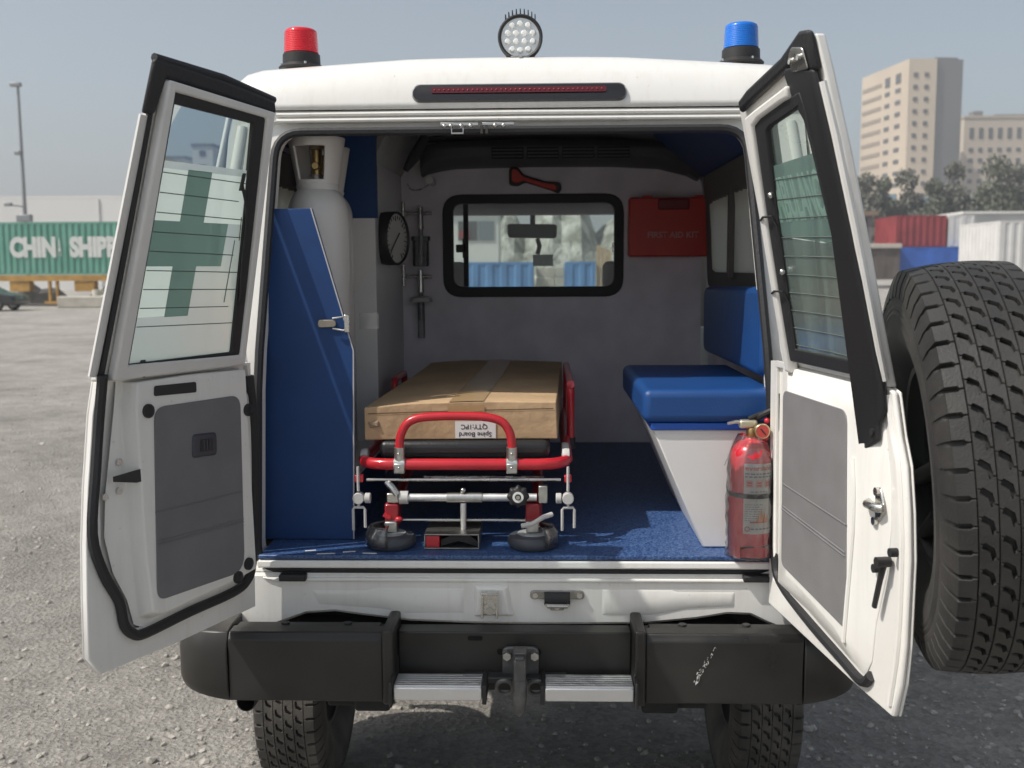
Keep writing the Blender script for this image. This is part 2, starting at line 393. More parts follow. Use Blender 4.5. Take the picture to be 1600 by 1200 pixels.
# lettering lies on the ribs of the near wall
text('lettering', 'CHIN', 1.36, FACE_CAM((-27.05, 51.965, 2.71)), LETTER, gc, weight=.085, sx=.74)
text('lettering', 'A', 1.36, FACE_CAM((-25.62, 51.965, 2.71)), LETTER, gc, weight=.01, sx=.22)
text('lettering', 'SHIPPING', 1.36, FACE_CAM((-25.05, 51.965, 2.71)), LETTER, gc, weight=.085, sx=.74, align='LEFT')
tr = empty('container_trailer', (-27, 53, GZ)); tag(tr, 'yellow flatbed trailer chassis carrying the green container', 'trailer')
b = MB(); b.bb(-34, -19.8, 51.95, 52.15, .98, 1.28); b.bb(-34, -19.8, 54.2, 54.4, .98, 1.28); b.build('side_rail', YEL, tr)
b = MB()
for x in range(-33, -19, 2): b.bb(x-.08, x+.08, 52.15, 54.2, 1.0, 1.25)
b.build('cross_beam', YEL, tr)
for x in (-27.9, -24.4): MB().bb(x-.55, x+.55, 52.0, 52.5, .42, .97).build('tool_box', YEL, tr, bevel=.03)
for x in (-26.3, -25.9): MB().bb(x-.06, x+.06, 52.0, 52.2, -.1, .97).build('landing_leg', YEL, tr)
MB().bb(-26.6, -25.6, 52.0, 52.3, -.24, -.1).build('foot_plate', YEL, tr)
for x in (-32.2, -30.9, -22.2, -20.9):
    for y in (52.25, 54.0):
        MB().cyl((x, y-.16, .27), (x, y+.16, .27), .52, 24).build('wheel', TYRE, tr, bevel=.05)
tag(MB().bb(-24.7, -20.0, 49.4, 50.0, GZ, .22).build('concrete_block', mat('pale_concrete', (.46, .43, .37), .85, var=.1, vscale=2, bump=.3, bscale=8), bevel=.06), 'long pale concrete kerb block lying before the yellow trailer', 'block')
tag(MB().prism([(-23.6, 50.6, GZ), (-20, 50.6, GZ), (-20, 50.6, .72), (-22.4, 50.6, .76), (-22.6, 50.6, .3), (-23.4, 50.6, .2)], (0, .8, 0)).build('rubble_bag', mat('cream_sack', (.55, .53, .45), .85, var=.12, vscale=2, bump=.5, bscale=5), bevel=.15, seg=3), 'cream sacks heaped under the trailer behind the concrete block', 'sack')
CREAM = mat('cream_sack', (0, 0, 0))
for i, (x, y, h, w_, mm, lb) in enumerate(((-25.2, 56.5, .9, 1.6, DARKG, 'dark heap of scrap behind the trailer landing legs'), (-21.9, 56.2, 1.1, 2.6, mat('olive_tarp', (.16, .17, .09), .8), 'olive tarpaulin heap behind the trailer tool box'), (-29.2, 56.6, 1.0, 3.4, DARKG, 'long dark scrap heap behind the parked car'))):
    b = MB(); secs_ = []
    for k in range(8):
        t = k/7; xx = x-w_/2+w_*t; hh = h*(.35+.65*math.sin(math.pi*(.1+.8*t)))*(1+.2*math.sin(k*2.1+i))
        secs_.append([(xx, y-.5, GZ), (xx, y-.4, GZ+hh*.7), (xx, y, GZ+hh), (xx, y+.45, GZ+hh*.6), (xx, y+.5, GZ)])
    tag(b.loft(secs_).build('scrap_heap', mm, smooth=0), lb, 'heap')
for i, x in enumerate((-23.2, -22.6)):
    b = MB(); b.lathe([(0, 0), (.29, 0), (.29, .3), (.305, .31), (.29, .32), (.29, .6), (.305, .61), (.29, .62), (.29, .88), (.0, .88)], (x, 50.9+.3*i, GZ), 'z', 24)
    tag(b.build('drum', CREAM), ('cream drum under the trailer, nearer its tool box', 'cream drum under the trailer, nearer the cream sacks')[i], 'drum', 'drums under the trailer')
# dark parked car at the edge of the yard
def parked_car():
    x0 = -29.2; y0 = 45.2
    root = empty('parked_car', (x0+2.2, y0+.85, GZ)); tag(root, 'black parked saloon car in front of the green container', 'car')
    body = mat('black_car_paint', (.012, .012, .014), .25, coat=.6)
    prof = [(0, .3), (.05, .62), (.5, .72), (1.0, .78), (1.55, 1.18), (2.8, 1.2), (3.5, .86), (4.3, .74), (4.46, .5), (4.42, .28)]
    secs = []
    for y, k in ((0, .96), (.12, 1), (1.58, 1), (1.7, .96)):
        secs.append([(x0+2.23+(a-2.23)*(1 if k == 1 else .985), y0+y, GZ+(z if z < .8 else .8+(z-.8)*(k))) for a, z in prof])
    MB().loft(secs).build('body', body, root, bevel=.06, seg=3)
    gl = mat('dark_car_glass', (.02, .025, .03), .08, coat=.5)
    MB().prism([(x0+1.15, y0-.012, GZ+.84), (x0+1.6, y0-.012, GZ+1.12), (x0+2.75, y0-.012, GZ+1.13), (x0+3.3, y0-.012, GZ+.86)], (0, .02, 0)).build('side_window', gl, root)
    for a in (.85, 3.6):
        for y in (.05, 1.65):
            wv = MB().cyl((x0+a, y0+y-.1, GZ+.31), (x0+a, y0+y+.1, GZ+.31), .31, 24).build('wheel', TYRE, root, bevel=.04)
            MB().cyl((x0+a, y0+y-.115, GZ+.31), (x0+a, y0+y-.1, GZ+.31), .19, 16).build('rim', ALU, wv)
    MB().box((x0+4.38, y0+.3, GZ+.62), (.1, .4, .12)).build('headlight', CLEAR, root); MB().box((x0+4.38, y0+1.4, GZ+.62), (.1, .4, .12)).build('headlight', CLEAR, root)
parked_car()
# white warehouse behind the container
wh = empty('warehouse', (-50, 104, GZ)); tag(wh, 'long low white warehouse behind the green container', 'warehouse')
MB().bb(-75, -30, 95, 115, GZ, 8.25).build('wall', mat('white_cladding', (.70, .69, .665), .6, var=.03, vscale=.2), wh)
for i in range(4): MB().bb(-68.2+i*13.2-.04, -68.2+i*13.2+.04, 94.9, 94.99, GZ, 8.2).build('panel_joint', mat('joint_grey', (.5, .5, .49), .7), wh)
MB().prism([(-75, 95.0, 8.26), (-30, 95.0, 8.26), (-30, 95.0, 8.36), (-42, 95.0, 8.52), (-55, 95.0, 8.5), (-75, 95.0, 8.36)], (0, 20, 0)).build('roof', mat('white_cladding', (0, 0, 0)), wh)
# light mast
lp = empty('light_mast', (-36.4, 70, GZ)); tag(lp, 'tall thin grey floodlight mast above the green container', 'light mast')
GALV = mat('galvanised_steel', (.27, .28, .29), .5, metal=.4)
MB().cyl((-36.4, 70, GZ), (-36.4, 70, 14.3), .17, 10, .09).build('pole', GALV, lp)
MB().box((-36.5, 69.9, 14.35), (.75, .35, .28)).build('floodlight', GALV, lp, bevel=.05)
MB().box((-36.55, 69.8, 9.7), (.45, .3, .3)).build('camera_box', GALV, lp, bevel=.05)
MB().box((-36.4, 69.9, 5.2), (1.0, .5, .5)).build('control_box', GALV, lp, bevel=.05)
MB().cyl((-36.4, 69.9, 6.0), (-37.2, 69.7, 6.1), .05, 6).build('arm', GALV, lp)
MB().box((-37.4, 69.7, 6.15), (.5, .3, .25)).build('floodlight', GALV, lp, bevel=.04)

# tower and its neighbour
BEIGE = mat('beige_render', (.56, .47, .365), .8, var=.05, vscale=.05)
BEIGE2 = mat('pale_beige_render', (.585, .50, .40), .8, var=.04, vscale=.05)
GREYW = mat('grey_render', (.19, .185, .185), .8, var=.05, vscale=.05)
WIN = mat('dark_window_glass', (.11, .11, .115), .2)
BAND = mat('loggia_shade_colour', (.30, .25, .20), .8)
def win_mesh(sx, sz, name):
    b_ = MB(); b_.box((0, 0, 0), (sx, .3, sz)); bmesh.ops.recalc_face_normals(b_.bm, faces=b_.bm.faces)
    me = bpy.data.meshes.new(name); b_.bm.to_mesh(me); b_.bm.free(); me.materials.append(WIN); return me
def tower():
    root = empty('apartment_tower', (108, 315, GZ)); tag(root, 'tall beige apartment tower with a grey side wall', 'building')
    A, B_, C_, D_, E_ = (102.9, 300), (110.7, 300), (118.7, 302), (119, 336), (98.9, 330)
    H = 59.4
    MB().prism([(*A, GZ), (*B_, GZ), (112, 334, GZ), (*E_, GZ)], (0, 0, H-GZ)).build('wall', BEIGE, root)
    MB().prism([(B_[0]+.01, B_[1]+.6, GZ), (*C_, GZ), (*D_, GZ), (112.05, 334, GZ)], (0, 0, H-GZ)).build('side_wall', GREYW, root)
    MB().prism([(B_[0]+.6, 303, H), (118, 304, H), (118, 330, H), (112.5, 330, H)], (0, 0, .9)).build('roof_parapet', GREYW, root)
    wm = win_mesh(1.15, 1.15, 'tower_window')
    def put(p, ang, z, me=wm, nm='window', k=1):
        o = bpy.data.objects.new(nm, me); COL.objects.link(o); o.location = (*p, z); o.rotation_euler = (0, 0, ang); o.scale = (1, 1, k)
        o.parent = root; o.matrix_parent_inverse = parent_matrix(root).inverted(); return o
    rows = 15; z1 = 55.0; dz = 3.35
    for r in range(rows):
        z = z1-r*dz
        for fx in (.25, .64): put((A[0]+(B_[0]-A[0])*fx, 299.95), 0, z)
        d = Vector((E_[0]-A[0], E_[1]-A[1])); ang = math.atan2(d.y, d.x)
        for fx in (.2, .42): put((A[0]+d.x*fx-.02, A[1]+d.y*fx), ang, z, k=1 if r else 2.2).scale = (2.6, 1, 1 if r else 2.4)
        # long flat loggia bands on the far half, recess shade put in their colour
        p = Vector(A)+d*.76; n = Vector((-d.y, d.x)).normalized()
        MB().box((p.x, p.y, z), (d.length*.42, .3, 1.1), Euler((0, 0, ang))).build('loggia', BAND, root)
tower()
def second_block():
    root = empty('apartment_block', (150, 355, GZ)); tag(root, 'lower beige apartment block beside the tall tower', 'building')
    x0, x1, y = 134.6, 172, 340; H = 48.5
    MB().bb(x0, x1, y, y+30, GZ, H).build('wall', BEIGE2, root)
    MB().bb(x0-.3, x1+.3, y-.3, y+30.3, H, H+.6).build('roof_parapet', BEIGE, root)
    MB().bb(x0+6, x0+9, y+8, y+12, H+.6, H+3.2).build('roof_hut', GREYW, root)
    MB().bb(x0+14, x0+26, y+10, y+16, H+.6, H+2.4).build('roof_hut', GREYW, root)
    me = win_mesh(1.3, 1.3, 'block_window')
    for c in range(12):
        for r in range(11):
            o = bpy.data.objects.new('window', me); COL.objects.link(o)
            o.location = (x0+2.4+c*3.0, y-.02, 43.6-(r*3.3+(1.9 if r else 0))); o.scale = (1, 1, 2.6 if r == 0 else 1)
            o.parent = root; o.matrix_parent_inverse = parent_matrix(root).inverted()
second_block()
def far_house(name, x0, x1, y, h, m, label):
    root = empty(name, ((x0+x1)/2, y, GZ)); tag(root, label, 'building')
    MB().bb(x0, x1, y, y+12, GZ, h).build('wall', m, root)
    MB().bb(x0-.3, x1+.3, y-.3, y+12.3, h, h+.8).build('roof', GREYW, root)
    me = win_mesh(1.8, 1.6, 'house_window')
    n = max(1, int((x1-x0)/4))
    for i in range(n):
        for z in range(3, int(h)-1, 4):
            o = bpy.data.objects.new('window', me); COL.objects.link(o); o.location = (x0+(i+.5)*(x1-x0)/n, y-.02, z)
            o.parent = root; o.matrix_parent_inverse = parent_matrix(root).inverted()
far_house('distant_building', 92.5, 98.6, 345, 42, GREYW, 'narrow grey building half hidden by the beige tower')
far_house('distant_building', -112, -103.5, 300, 33.5, mat('hazy_white', (.6, .59, .58), .8), 'pale distant building seen through the door glass, near the door frame')
far_house('distant_building', -101.5, -95.5, 300, 37, mat('hazy_white', (0, 0, 0)), 'tallest pale distant building seen through the door glass')
far_house('distant_building', -94.5, -88, 305, 32, mat('hazy_grey', (.35, .36, .37), .8), 'grey distant building seen through the door glass, beside the pillar')

# trees: trunk, limbs, leaf clumps through the crown
BARK = mat('grey_bark', (.10, .085, .07), .9, var=.2, vscale=3)
def leaf_mat(name, c):
    m = mat(name, c, .7, vscale=.6, col2=tuple(k*1.55 for k in c)); return m
LEAFS = [leaf_mat('hazed_foliage', (.085, .092, .062)), leaf_mat('grey_green_foliage', (.10, .102, .08))]  # leaf colours lightened to make the far crowns look hazier
def tree(x, y, h, rad, seed, label):
    rnd = random.Random(seed); root = empty('tree', (x, y, GZ)); tag(root, label, 'tree', 'trees in front of the beige buildings')
    tk = MB(); base = Vector((x, y, GZ)); top = base+Vector((rnd.uniform(-.3, .3), 0, h*.8))
    tk.tube([base, base.lerp(top, .35)+Vector((rnd.uniform(-.2, .2), 0, 0)), base.lerp(top, .7), top], [.28, .22, .13, .05], 7)
    clumps = []
    for k in range(26):
        f = .12+.88*k/26; a = rnd.uniform(0, 6.28); st = base.lerp(top, f*.85)
        rr = rad*math.sin(math.pi*min(.97, f*.8+.14))*rnd.uniform(.55, 1.0)
        e = st+Vector((math.cos(a)*rr, math.sin(a)*rr, rnd.uniform(.4, 1.7)))
        tk.tube([st, st.lerp(e, .5)+Vector((0, 0, .3)), e], [.09, .06, .02], 5); clumps.append((e, rad*rnd.uniform(.42, .62)))
    clumps.append((top+Vector((0, 0, h*.1)), rad*.45))
    tk.build('trunk', BARK, root)
    vs, fs = [], []
    for c, r in clumps:
        for i in range(260):
            d = Vector((rnd.gauss(0, 1), rnd.gauss(0, 1), rnd.gauss(0, .85))); d = d.normalized()*r*rnd.random()**.45*1.25
            p = c+d; s = rnd.uniform(.14, .34); q = Euler((rnd.uniform(0, 6), rnd.uniform(0, 6), rnd.uniform(0, 6))).to_matrix()
            b0 = len(vs)
            for u, v in ((-1, -.5), (1, -.5), (1.2, .5), (-.8, .6)): vs.append(p+q @ Vector((u*s, v*s, 0)))
            fs.append((b0, b0+1, b0+2, b0+3))
    me = bpy.data.meshes.new('crown'); me.from_pydata(vs, [], fs); me.update()
    link('crown', me, LEAFS[seed % 2], root, smooth=0)
tree_specs = [(46.3, 15.0, 2.6, 'tree nearest the open door, at the foot of the tower'), (49.6, 14.8, 2.1, 'slim tree below the window columns of the tower'),
              (53.6, 15.8, 3.1, 'broad tree below the grey side wall of the tower'), (56.6, 14.2, 2.4, 'short tree between the broad tree and the gap by the blue fence'),
              (59.9, 16.9, 2.7, 'tree in front of the joint between tower and lower block'), (65.0, 17.2, 3.5, 'large full tree before the lower beige block'),
              (68.6, 16.4, 3.0, 'tree at the far edge beside the large full tree')]
for i, (x, h, r, lb) in enumerate(tree_specs): tree(x, 150+rnd_y if (rnd_y := (i*37 % 5)) else 150, h-GZ, r, i+11, lb)
# yard row of stacked containers at right
container('shipping_container', 31.0, 35.3, 90, 96, 3.20, 5.92, REDC, 'dark red shipping container in the upper row of the stack', pitch=.55)
container('shipping_container', 35.5, 37.7, 90, 96, 3.20, 5.90, WHC, 'white shipping container end beside the dark red one', pitch=1.1)
container('shipping_container', 30.9, 39.8, 89, 95, .45, 3.14, BLUEC, 'bright blue container under the red and white ones', pitch=2.2)
container('shipping_container', 26.8, 30.7, 88, 92, .4, 3.05, BROWNC, 'dark brown container with a cream roof edge', pitch=1.3)
tag(MB().bb(26.6, 30.8, 87.8, 92.1, 3.06, 3.45).build('roof_slab', mat('cream_slab', (.5, .46, .40), .8, var=.08), bevel=.05), 'cream slab lying on the dark brown container', 'slab')
sh = empty('site_shed', (29, 97, 3.2)); tag(sh, 'grey site shed with a brown flat roof beside the red container', 'shed')
MB().bb(26.6, 30.8, 96.2, 100, GZ, 6.2).build('wall', mat('shed_grey', (.20, .205, .20), .8, var=.15, vscale=1), sh)
MB().bb(26.0, 31.2, 95.9, 100.3, 6.21, 6.65).build('roof', mat('shed_roof', (.25, .19, .14), .8), sh)
MB().bb(29.7, 30.3, 96.13, 96.2, 3.6, 6.0).build('door', DARKG, sh)
w2 = empty('warehouse', (50, 112, GZ)); tag(w2, 'long pale grey warehouse behind the white container end', 'warehouse')
MB().bb(44, 80, 108, 125, GZ, 6.9).build('wall', mat('pale_grey_cladding', (.50, .50, .49), .7, var=.08, vscale=.3), w2)
MB().bb(43.6, 80.4, 107.6, 125.4, 4.2, 4.5).build('gutter_band', mat('blue_grey_band', (.22, .26, .31), .7), w2)
MB().bb(43.7, 80.3, 107.7, 125.3, 6.9, 7.15).build('roof', mat('white_cladding', (0, 0, 0)), w2)
container('shipping_container', 27.05, 31.5, 60, 66, .15, 4.15, WHC, 'tall white corrugated container behind the spare wheel', pitch=.5)
fence_m = mat('pale_blue_sheet', (.30, .40, .45), .6, var=.1, vscale=.3)
fn = empty('sheet_fence', (60, 170, GZ)); tag(fn, 'pale blue sheet fence glimpsed between the tree trunks', 'fence')
for i in range(16): MB().bb(42+i*2.6, 44.52+i*2.6, 170, 170.1, GZ, 12.0+.6*(i % 3)).build('panel', fence_m if i % 3 else WHC, fn)
def loader():
    root = empty('wheel_loader', (22.5, 45.6, GZ)); tag(root, 'yellow wheel loader partly hidden behind the spare tyre', 'loader')
    MB().prism([(21.0, 45, .1), (24.6, 45, .1), (24.6, 45, 1.0), (22.4, 45, 1.15), (21.2, 45, .75)], (0, 1.5, 0)).build('body', YEL, root, bevel=.1)
    MB().bb(22.6, 24.2, 45.2, 46.3, 1.16, 2.3).build('cab', mat('dark_car_glass', (.02, .025, .03), .08), root, bevel=.06)
    MB().bb(22.5, 24.3, 45.1, 46.4, 2.31, 2.42).build('cab_roof', YEL, root, bevel=.04)
    MB().prism([(20.2, 44.9, -.1), (21.0, 44.9, -.15), (20.9, 44.9, .6), (20.4, 44.9, .45)], (0, 1.8, 0)).build('bucket', YEL, root, bevel=.05)
    for x in (21.6, 24.0):
        for y in (44.85, 46.65): MB().cyl((x, y-.18, GZ+.55), (x, y+.18, GZ+.55), .55, 24).build('wheel', TYRE, root, bevel=.06)
loader()
# things seen forward through the cab windows
MOUND = mat('pale_aggregate', (.20, .20, .17), .95, vscale=.9, detail=8, col2=(.52, .51, .47), bump=1, bscale=3, bdist=.3)
mb = MB()
nx, ny = 60, 14; gr = []
for j in range(ny+1):
    row = []
    for i in range(nx+1):
        x = -22+44*i/nx; v = j/ny
        hgt = 8.5*math.sin(math.pi*v)**.8*(1-.55*abs(x/22)**2)*(.82+.2*math.sin(x*.9)+.12*math.sin(x*2.3+1))+random.uniform(-.25, .25)*(0 < j < ny)
        row.append(mb.bm.verts.new((x, 74+v*22, GZ+max(0, hgt))))
    gr.append(row)
for j in range(ny):
    for i in range(nx): mb.bm.faces.new((gr[j][i], gr[j][i+1], gr[j+1][i+1], gr[j+1][i]))
tag(mb.build('aggregate_mound', MOUND, smooth=0), 'pale grey mound of aggregate seen through the cab windscreen', 'mound')
BLUEP = mat('hazed_blue_paint', (.12, .26, .50), .6, var=.12, vscale=1)  # blue paled so that haze is in the colour of the containers ahead
container('shipping_container', -4.6, -.42, 45, 48, GZ, 1.80, BLUEP, 'low blue skip container ahead, seen through the cab window near its sliding bar', pitch=.6)
container('shipping_container', 1.08, 2.42, 45, 48, GZ, 1.80, BLUEP, 'narrow blue bin ahead seen below the cab mirror', pitch=.67)
pk = empty('block_pallet', (.35, 46, GZ)); tag(pk, 'stack of pale blocks between the two blue containers ahead', 'block stack')
for r in range(4):
    for c in range(3): MB().bb(-.28+c*.44, .14+c*.44, 45.3, 46.2, GZ+r*.49, GZ+r*.49+.46).build('block', mat('pale_concrete', (0, 0, 0)), pk, bevel=.03)
pl = empty('timber_stack', (2.9, 46, GZ)); tag(pl, 'upright pale timber stack beside the narrow blue bin', 'timber')
for c in range(3): MB().bb(2.5+c*.22, 2.68+c*.22, 45.2, 45.5, GZ, 2.55-.1*c).build('plank', mat('raw_timber', (.48, .35, .22), .8, var=.1), pl)
gh = empty('gate_house', (-5.5, 68, GZ)); tag(gh, 'white gate house with a dark window, seen through the cab sliding window', 'building')
MB().bb(-7.6, -2.9, 66, 70, GZ, 5.1).build('wall', mat('white_cladding', (0, 0, 0)), gh); MB().bb(-7.8, -2.7, 65.8, 70.2, 5.11, 5.4).build('roof', GREYW, gh)
MB().bb(-5.55, -4.3, 65.93, 66.02, 3.35, 4.6).build('window', WIN, gh); MB().bb(-4.2, -3.2, 65.93, 66.02, 3.35, 4.6).build('window', mat('grey_pane', (.2, .22, .24), .3), gh)
MB().bb(-5.5, -4.8, 65.88, 65.93, 3.5, 4.0).build('notice', REDC, gh)

# ================================================================ the ambulance
AMB = empty('ambulance', (-.03, 2.0, GZ)); tag(AMB, 'white four wheel drive ambulance with both rear doors open', 'ambulance')
ZBELT = 1.25
def lean(z): return .20*max(0, z-ZBELT)/.72
CX = -.03
SIDE = [(.42, .80), (.50, .838), (.62, .848), (1.20, .862), (1.26, .856), (1.80, .832), (1.95, .808), (1.985, .80)]     # (z, half width)
def halfw(z):
    for (a, wa), (b_, wb) in zip(SIDE, SIDE[1:]):
        if a <= z <= b_: return wa+(wb-wa)*(z-a)/(b_-a)
    return SIDE[0][1] if z < SIDE[0][0] else SIDE[-1][1]
# ---- outer body sides (closed van part and cab with its door window openings)
for sgn in (-1, 1):
    m_ = MB()
    zs = [.42, .46, .50, .62, .9, 1.20, 1.23, 1.26, 1.4, 1.6, 1.80, 1.95, 1.985]
    secs = []
    for y in (None, .45, .8, 1.25, 1.6, 2.0):
        secs.append([(CX+sgn*halfw(z), lean(z)-.004 if y is None else y+.0*z, z if not (y in (.8, 1.25) and z < .64) else .64) for z in zs])
    m_.loft(secs, closed=False, caps=False)
    cut = [f for f in m_.bm.faces if .45 < f.calc_center_median().y < 1.6 and 1.4 < f.calc_center_median().z < 1.8]
    bmesh.ops.delete(m_.bm, geom=cut, context='FACES'); m_.build('body_side', PAINT, AMB, solid=.012)
    low = [z for z in zs if z <= 1.26]
    m_ = MB(); m_.loft([[(CX+sgn*halfw(z), y, z) for z in low] for y in (2.0, 2.5, 3.02)], closed=False, caps=False); m_.build('cab_side', PAINT, AMB, solid=.012)
    # cab pillars
    m_ = MB()
    for y0, y1, yt0, yt1 in ((2.0, 2.12, 2.0, 2.1), (3.0, 3.1, 2.62, 2.72)):
        m_.loft([[(CX+sgn*.856, y0, 1.26), (CX+sgn*.856, y1, 1.26), (CX+sgn*.80, y1, 1.26), (CX+sgn*.80, y0, 1.26)],
                 [(CX+sgn*.80, yt0, 1.99), (CX+sgn*.80, yt1, 1.99), (CX+sgn*.74, yt1, 1.99), (CX+sgn*.74, yt0, 1.99)]])
    m_.build('cab_pillar', PAINT, AMB)
    m_ = MB(); m_.face([(CX+sgn*.83, 2.12, 1.27), (CX+sgn*.83, 3.0, 1.27), (CX+sgn*.78, 2.64, 1.97), (CX+sgn*.78, 2.1, 1.97)]); m_.build('side_window', CLEAR, AMB)
    # rear side window on the outside of the body
    o_ = roundpoly([(.42, 1.37), (1.63, 1.37), (1.63, 1.83), (.42, 1.83)], .08); i_ = roundpoly([(.47, 1.42), (1.58, 1.42), (1.58, 1.78), (.47, 1.78)], .05)
    m_ = MB(); m_.ring([(CX+sgn*(halfw(z)+.007), y, z) for y, z in o_], [(CX+sgn*(halfw(z)+.007), y, z) for y, z in i_], (sgn*.008, 0, 0)); fr = m_.build('side_window', RUBBER, AMB)
    m_ = MB(); m_.face([(CX+sgn*(halfw(z)+.008), y, z) for y, z in ((.46, 1.41), (1.59, 1.41), (1.59, 1.79), (.46, 1.79))]); m_.build('pane', GLASS, fr, smooth=0)
    MB().box((CX+sgn*(halfw(1.6)+.008), 1.025, 1.6), (.02, .03, .37)).build('slider_bar', RUBBER, fr)
    # front wing and wheel arch
    m_ = MB()
    for y0, y1, zb in ((3.02, 3.3, .45), (3.3, 4.15, .83), (4.15, 4.5, .5)): m_.bb(CX+sgn*.60, CX+sgn*.845, y0, y1-.002, zb, 1.16)
    m_.build('front_wing', PAINT, AMB, bevel=.04)
    MB().lathe([(.40, 0), (.44, 0), (.44, .07), (.40, .07)], (CX+sgn*.86-(.035 if sgn > 0 else .035), .95, .18), 'x', 24, a0=0, a1=math.pi).build('wheel_arch', BUMPER, AMB)
m_ = MB(); m_.loft([[(CX-.62, y, zh), (CX-.3, y, zh+.05), (CX+.3, y, zh+.05), (CX+.62, y, zh), (CX+.62, y, .6), (CX-.62, y, .6)] for y, zh in ((3.06, 1.24), (3.8, 1.2), (4.42, 1.12), (4.5, 1.02))])
m_.build('bonnet', PAINT, AMB, bevel=.02)
MB().bb(CX-.55, CX+.55, 4.5, 4.54, .72, 1.0).build('grille', BUMPER, AMB, bevel=.02)
for s_ in (-1, 1): MB().bb(CX+s_*.72-.12, CX+s_*.72+.12, 4.49, 4.53, .78, .98).build('headlight', CLEAR, AMB, bevel=.02)
MB().bb(CX-.86, CX+.86, 4.52, 4.68, .38, .56).build('front_bumper', BUMPER, AMB, bevel=.04)
m_ = MB(); m_.face([(CX-.76, 3.04, 1.28), (CX+.76, 3.04, 1.28), (CX+.72, 2.7, 1.97), (CX-.72, 2.7, 1.97)]); m_.build('windscreen', CLEAR, AMB)
# ---- roof
prof = [(-.838, 1.985), (-.836, 2.03), (-.829, 2.062), (-.797, 2.089), (-.754, 2.101), (-.65, 2.108), (-.555, 2.114), (-.44, 2.121), (-.338, 2.127), (-.23, 2.129), (-.125, 2.130)]
prof = prof+[(-.03, 2.1305)]+[(2*CX-x, z) for x, z in prof[::-1]]
ribx = [-.62, -.33, -.03, .27, .56]
m_ = MB(); secs = []
for s_, dy in ((0, 0), (.12, .003), (.35, .012), (.62, .028), (.82, .05), (.94, .075), (1, .11)):
    secs.append([(CX+(x-CX)*(.995+.005*s_), .192+dy, 1.975+(z-1.975)*s_) for x, z in prof])
for y in (.5, 1.0, 1.6, 2.2, 2.55): secs.append([(x, y, z+.0) for x, z in prof])
secs.append([(CX+(x-CX)*.98, 2.68, z-.03*(z > 2.0)) for x, z in prof]); secs.append([(CX+(x-CX)*.95, 2.74, 1.985+.1*(z-1.985)) for x, z in prof])
m_.loft(secs, closed=False, caps=False)
roof = m_.build('roof', PAINT, AMB, smooth=50, solid=.008)
for x in ribx:
    m_ = MB(); zz = 2.13-.03*abs((x-CX)/.75)**2
    m_.tube([(x, .32, zz-.002), (x, .36, zz+.002), (x, 1.5, zz+.002), (x, 2.5, zz)], .014, 8, flat=(1.6, .5)); m_.build('roof_rib', PAINT, roof)
for sgn in (-1, 1):
    MB().tube([(CX+sgn*.812, .20, 1.982), (CX+sgn*.812, 1.2, 1.984), (CX+sgn*.806, 2.6, 1.98)], .011, 6).build('rain_gutter', PAINT, roof)
# ---- rear frame: header, pillars round the door opening (leaning forward above the belt)
def rect_loop(xl0, xl1, xr0, xr1, zb, zt, rt, rb, y=0.0, n=8, side=None):
    c2 = roundpoly([(xr0, zb), (xr1, zt), (xl1, zt), (xl0, zb)], [rb, rt, rt, rb], n)
    pts = []; k = len(c2)
    for i in range(k):                     # subdivide long sides so that the lean follows
        a, b_ = c2[i], c2[(i+1) % k]; pts.append(a)
        if (Vector(a)-Vector(b_)).length > .3:
            for j in range(1, 8): pts.append(tuple(Vector(a).lerp(Vector(b_), j/8)))
    return pts
def rect_pair(outer, inner):
    # both loops sampled with the same counts
    def samp(xl0, xl1, xr0, xr1, zb, zt, rt, rb, n=6):
        cs = [(xr0, zb), (xr1, zt), (xl1, zt), (xl0, zb)]; rr = [rb, rt, rt, rb]; out = []
        for i in range(4):
            p = Vector(cs[i]); a = Vector(cs[i-1]); b_ = Vector(cs[(i+1) % 4]); nx_ = Vector(cs[(i+1) % 4])
            p0 = p+(a-p).normalized()*rr[i]; p1 = p+(b_-p).normalized()*rr[i]
            for j in range(n+1):
                t = j/n; out.append(p0*(1-t)**2+p*2*t*(1-t)+p1*t*t)
            q = nx_+(p-nx_).normalized()*rr[(i+1) % 4]
            for j in range(1, 10): out.append(p1.lerp(q, j/10))
        return out
    return samp(*outer), samp(*inner)
o2, i2 = rect_pair((-.882, -.832, .822, .772, .70, 1.9725, .05, .02), (-.752, -.712, .692, .624, .712, 1.922, .075, .05))
def L3(p, dy=0): return (p[0], lean(p[1])+dy, p[1])
o2 = [Vector((CX+max(-halfw(p[1])+.002, min(halfw(p[1])-.002, p[0]-CX)), p[1])) for p in o2]
m_ = MB()
i3 = [Vector((p.x+(.014 if p.x < 0 else -.014)*0, p.y)) for p in i2]
mid = [o.lerp(i, .55) for o, i in zip(o2, i2)]
m_.loft([[L3(p, .10) for p in o2], [L3(p, 0) for p in o2], [L3(p, .004) for p in mid], [L3(p, .022) for p in [m.lerp(i, .25) for m, i in zip(mid, i2)]], [L3(p, .024) for p in i2], [L3(p, .12) for p in i2]], closed=True, caps=False)
rf = m_.build('rear_frame', PAINT_IN, AMB, smooth=35)
# header grooves
for z, dy in ((1.962, -.004), (1.945, .0)):
    MB().tube([(-.70, lean(z)+dy, z), (-.03, lean(z)+dy-.004, z+.001), (.61, lean(z)+dy, z)], .006, 8).build('header_bead', PAINT_IN, rf)
# D-pillar swage on the outer corner
for sgn in (-1, 1):
    MB().tube([L3((CX+sgn*(halfw(z)-.045), z), -.002) for z in (.80, 1.1, 1.25, 1.5, 1.75, 1.93)], .010, 8, flat=(1.4, .6)).build('pillar_swage', PAINT_IN, rf)
